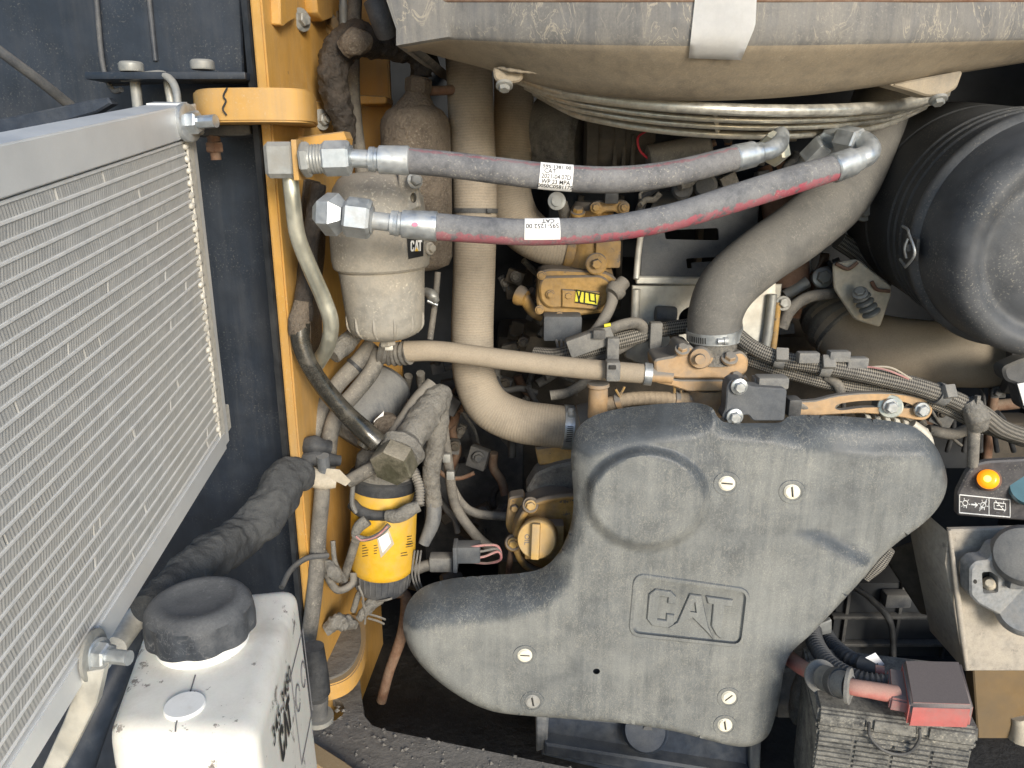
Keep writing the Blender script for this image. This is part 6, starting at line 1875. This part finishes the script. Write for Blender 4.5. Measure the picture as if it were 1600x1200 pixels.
for t0, t1 in ((0.02, 0.30), (0.36, 0.62), (0.70, 0.97)):
    c = fl_ + fd * (W_ * (t0 + t1) / 2) + bd_ * -0.001; c.z = ZT - 0.018
    box('lid_panel', c, (W_ * (t1 - t0), 0.006, 0.020), 'battery', lid, (fd, bd_, UPV), 0.002)
hn_ = [fl_ + fd * (W_ * t) + bd_ * -0.006 + DOWN * d_ for t, d_ in ((0.32, 0.01), (0.34, 0.035), (0.42, 0.056), (0.52, 0.062), (0.60, 0.054), (0.64, 0.03), (0.63, 0.008))]
tube('carry_strap', hn_, 0.0025, 'black_plastic', bat, 8, 6, metres=True)

rc = thing('terminal_cover', 'pale red plastic terminal cover on the battery with its sleeve', 'terminal cover', PZ(1450, 1100, ZT))
c0 = PZ(1412, 1076, ZT + 0.045); 
tz = ZT + 0.042
rt = [PZ(1420, 1113, tz - 0.0), PZ(1520, 1116, tz), PZ(1500, 1043, tz), PZ(1408, 1041, tz)]
frust('cover', rt, tz + 0.014, tz - 0.028, 1.0, 1.0, 'red_cover', rc, 0.005)
frust('sleeve', [PZ(1390, 1096, tz), PZ(1428, 1104, tz), PZ(1418, 1050, tz), PZ(1386, 1044, tz)], tz + 0.004, tz - 0.016, 0.93, 1.0, 'red_cover', rc, 0.003)
cbl = thing('battery_cable', 'faded red battery cable passing through a grey spool grommet', 'cable', (1330, 1080, 1.1))
Yb = PZ(1400, 1090, tz).y
rcab = tube('cable', [(1190, 995, 1.30), (1225, 1022, 1.24), (1262, 1048, 1.13), (1320, 1070, Yb + 0.02), (1360, 1078, Yb + 0.01), (1400, 1085, Yb + 0.012)], [12, 12, 12, 12.5, 13, 14], 'red_cable', cbl, 20)
sp_ = s_at(rcab, 1306)
for px, w_ in ((1286, 26), (1327, 24)):
    s_ = s_at(rcab, px)
    C_ = on_tube(rcab, s_, 0)[1]; D_ = (on_tube(rcab, s_ + 0.01, 0)[1] - C_).normalized()
    lathe('spool_disc', C_ - D_ * 0.003, C_ + D_ * 0.003, [(0, 0.026), (0.1, 0.0275), (0.9, 0.0275), (1, 0.026)], 'conn_grey', cbl, 28, metres=True)
band('spool_core', rcab, s_at(rcab, 1289), s_at(rcab, 1325), 'conn_grey', cbl, 0.006, th=0.002)
band('spool_tie', rcab, s_at(rcab, 1309), s_at(rcab, 1314), 'black_plastic', cbl, 0.0085, th=0.002)
cg = thing('corrugated_conduit', 'pair of black corrugated conduits bending behind the red cable', 'conduit', (1320, 1050, 1.25))
tube('conduit', [(1268, 975, 1.24), (1274, 1005, 1.19), (1300, 1040, 1.12), (1345, 1062, 1.07), (1396, 1068, 1.05)], 13, 'black_rubber', cg, 18, 10, rib=0.08, ribp=0.0075)
tube('conduit', [(1284, 985, 1.26), (1300, 1008, 1.21), (1328, 1030, 1.15), (1350, 1040, 1.13)], 13, 'black_rubber', cg, 18, 10, rib=0.08, ribp=0.0075)
tube('cuff', [(1345, 1038, 1.125), (1375, 1046, 1.10)], 13, 'plate_blue', cg, 16, 4)
tube('red_tip', [(1368, 1047, 1.09), (1382, 1049, 1.085)], 8, 'red_cable', cg, 12, 2)
prism('paper_flag', [(1352, 1028), (1368, 1020), (1382, 1038), (1378, 1042)], 1.10, 0.001, 'paper', cg, 0.4)
prism('clip', [(1276, 978), (1300, 968), (1300, 990), (1282, 994)], 1.22, 0.01, 'zinc_dull', cg, 1.5, rnd=3)
pch = tube('dusty_pouch', [(1252, 1052, 1.27), (1250, 1080, 1.26), (1246, 1110, 1.26), (1244, 1126, 1.27)], [8, 18, 17, 8], 'grey_dust', None, 18, 8, flat=0.8, lump=0.1, lumps=40)
solo(pch, 'small pale dust-covered boot left of the battery', 'rubber boot')
o = prism('battery_tray', [(1212, 1050), (1265, 1040), (1290, 1260), (1212, 1260)], 1.36, 0.05, 'dark_steel', None, 4)
solo(o, 'dark steel upright between the guard and the battery', 'panel')
bb = thing('battery_box', 'black moulded box behind the battery with shallow ribs', 'box', (1400, 1050, 1.6))
box('back', P(1400, 990, 1.62), (0.36, 0.1, 0.34), 'interior', bb, bev=0.01)
for x in (1318, 1400, 1478): box('rib', P(x, 985, 1.565), (0.008, 0.012, 0.25), 'black_plastic', bb, bev=0.002)
for y in (962, 1005): box('ledge', P(1400, y, 1.56), (0.30, 0.02, 0.008), 'black_plastic', bb, bev=0.002)
tube('lead', [(1330, 915, 1.5), (1360, 935, 1.5), (1392, 975, 1.5), (1396, 1040, 1.48)], 5, 'black_rubber', bb, 10)
box('ledge_block', P(1400, 935, 1.55), (0.06, 0.03, 0.035), 'dark_steel', bb, bev=0.006)

# ================================================================== RIGHT SIDE: PANEL, LATCH PLATE, YELLOW WALL
cpn = thing('switch_panel', 'black switch panel with a lit amber lamp and white symbols', 'control panel', (1560, 815, 1.22))
pan = [(1497, 770), (1512, 740), (1524, 726), (1545, 721), (1680, 714), (1680, 820), (1496, 806)]
PY = lambda x, y: 1.2 + (y - 720) * 0.0003
prism('plate', pan, PY, 0.012, 'panel_black', cpn, 2.5, rnd=6)
lathe('lamp_bezel', P(1544, 749, 1.212), P(1544, 749, 1.196), [(0, 0.020), (0.5, 0.020), (0.8, 0.018), (1, 0.0165)], 'rust_pipe', cpn, 36, metres=True)
lathe('amber_lens', P(1544, 749, 1.2), P(1544, 748, 1.186), [(0, 0.0165), (0.4, 0.0165), (0.7, 0.014), (0.85, 0.010)], 'amber', cpn, 36, metres=True)
lathe('lens_centre', P(1543, 748, 1.19), P(1543, 748, 1.1865), [(0, 0.006), (0.5, 0.0055), (1, 0.003)], 'amber_core', cpn, 24, metres=True)
lathe('key_disc', P(1610, 760, 1.215), P(1610, 760, 1.196), [(0, 0.034), (0.6, 0.034), (0.8, 0.032), (1, 0.029)], 'teal', cpn, 44, metres=True)
sy = 1.2195
def ln(*pts, r=0.9, m='ink_white'):
    tube('symbol_line', [(x, y, PY(x, y) - 0.0008) for x, y in pts], r, m, cpn, 6, 2)
for a, b in (((1499, 773), (1578, 781)), ((1578, 781), (1578, 808)), ((1578, 808), (1499, 801)), ((1499, 801), (1499, 773)), ((1545, 778), (1545, 805))): ln(a, b, r=0.9)
def ring_(cx, cy, r): ln(*[(cx + r * cos(t), cy + r * sin(t)) for t in np.linspace(0, 2 * pi, 13)], r=0.7)
ring_(1508, 786, 4); ring_(1536, 789, 4)
for cx, cy in ((1508, 786), (1536, 789)):
    for k in range(6):
        a = k * pi / 3 + 0.3
        ln((cx + 5.5 * cos(a), cy + 5.5 * sin(a)), (cx + 8 * cos(a), cy + 8 * sin(a)), r=0.6)
    ln((cx - 2, cy + 4), (cx - 2, cy + 7), r=0.6); ln((cx + 2, cy + 4), (cx + 2, cy + 7), r=0.6)
ln((1517, 788), (1526, 789), r=1.2); ln((1523, 785.5), (1527, 789), r=0.9); ln((1523, 792.5), (1527, 789), r=0.9)
ln((1542, 780), (1530, 798), r=0.8)
for a, b in (((1553, 785), (1571, 787)), ((1571, 787), (1571, 797)), ((1571, 797), (1553, 795)), ((1553, 795), (1553, 785)), ((1556, 785), (1556, 782)), ((1568, 786), (1568, 783)), ((1555, 782), (1570, 799)), ((1557, 790), (1561, 790)), ((1564, 791), (1568, 791))): ln(a, b, r=0.7)
for x in (1556, 1566): ln((x, 801), (x + 5, 801.5), r=0.8, m='ink_faded')

lpl = thing('latch_plate', 'dusty bare steel mounting plate at the right edge', 'plate', (1560, 1050, 1.2))
prism('plate', [(1484, 828), (1700, 822), (1700, 1049), (1510, 1049), (1504, 1020)], lambda x, y: 1.16 + max(0, (1010 - y)) * 0.00012, 0.01, 'plate_steel', lpl, 2)
tube('folded_edge', [(1483, 828, 1.165), (1492, 900, 1.155), (1502, 980, 1.15), (1511, 1046, 1.145)], [3, 4, 5, 3], 'plate_steel', lpl, 10)
prism('side_web', [(1482, 832), (1512, 1048), (1508, 1048), (1476, 880)], 1.165, 0.12, 'plate_steel', lpl, 1)
lc = thing('latch_casting', 'grey cast isolator switch base with a window, on the steel plate', 'switch', (1580, 970, 1.12))
out_ = [(1516, 888), (1526, 878), (1546, 876), (1556, 858), (1600, 846), (1700, 846), (1700, 978), (1600, 978), (1570, 966), (1528, 944), (1516, 930)]
win = rounded([(1534, 894), (1548, 893), (1560, 902), (1560, 926), (1536, 928)], 4, 3)
prism('casting', out_, 1.125, 0.03, 'latch_cast', lc, 3, holes=[win], rnd=5)
prism('window_back', [(1530, 890), (1564, 890), (1564, 932), (1530, 932)], 1.15, 0.006, 'slot_dark', lc, 0.5)
lathe('striker', P(1546, 912, 1.15), P(1546, 911, 1.128), [(0, 0.012), (0.6, 0.011), (1, 0.006)], 'paper_old', lc, 20, metres=True)
prism('small_hole', ellipse(1524, 909, 3, 3.5, 12), 1.1242, 0.001, 'slot_dark', lc, 0.3)
box('cross_bar', P(1600, 905, 1.12), (0.055, 0.02, 0.03), 'blue_grey', lc, bev=0.006)
lathe('knob', P(1600, 868, 1.13), P(1600, 866, 1.10), [(0, 0.05), (0.6, 0.048), (0.9, 0.042), (1, 0.03)], 'blue_grey', lc, 36, metres=True)
lathe('lower_lobe', P(1600, 952, 1.13), P(1600, 952, 1.112), [(0, 0.045), (0.7, 0.043), (1, 0.036)], 'latch_cast', lc, 36, metres=True)
o = prism('angled_panel', [(1380, 868), (1440, 846), (1482, 850), (1500, 975), (1440, 960)], lambda x, y: 1.40 - (x - 1380) * 0.0009, 0.01, 'plate_steel', None, 2)
o.data.materials.clear(); o.data.materials.append(MATS['bay_brown'])
solo(o, 'brownish angled sheet between the guard and the steel plate', 'panel')
o = prism('yellow_rear_wall', [(1520, 1035), (1760, 1020), (1760, 1320), (1500, 1320), (1528, 1150)], 1.30, 0.03, 'back_yellow', None, 2)
solo(o, 'dirty yellow wall sheet in the lower right corner', 'panel')
o = tube('mud_clump', [(1590, 1120, 1.3), (1596, 1170, 1.3), (1600, 1230, 1.3)], [10, 24, 40], 'paper_old', None, 16, 6, lump=0.3, lumps=40)
solo(o, 'pale caked dirt in the lower right corner', 'dirt')
# clutter in the dark right of the alternator
cl = thing('rear_pipework', 'brown pipes and brackets in the dark behind the harness at right', 'pipework', (1500, 720, 1.7))
tube('pipe', [(1555, 600, 1.6), (1548, 660, 1.6), (1540, 730, 1.6)], 7, 'rust', cl, 12)
tube('pipe', [(1440, 660, 1.6), (1500, 640, 1.62), (1590, 630, 1.62)], 9, 'rust', cl, 12)
box('box', P(1560, 690, 1.66), (0.14, 0.08, 0.12), 'bay_brown', cl, bev=0.01)
box('block', P(1470, 700, 1.66), (0.12, 0.06, 0.08), 'interior', cl, bev=0.008)
for k in range(5): tube('cable', [(1470 + k * 22, 620 + k * 6, 1.5), (1490 + k * 20, 660, 1.52), (1480 + k * 26, 705, 1.55)], 4, 'black_rubber', cl, 8)
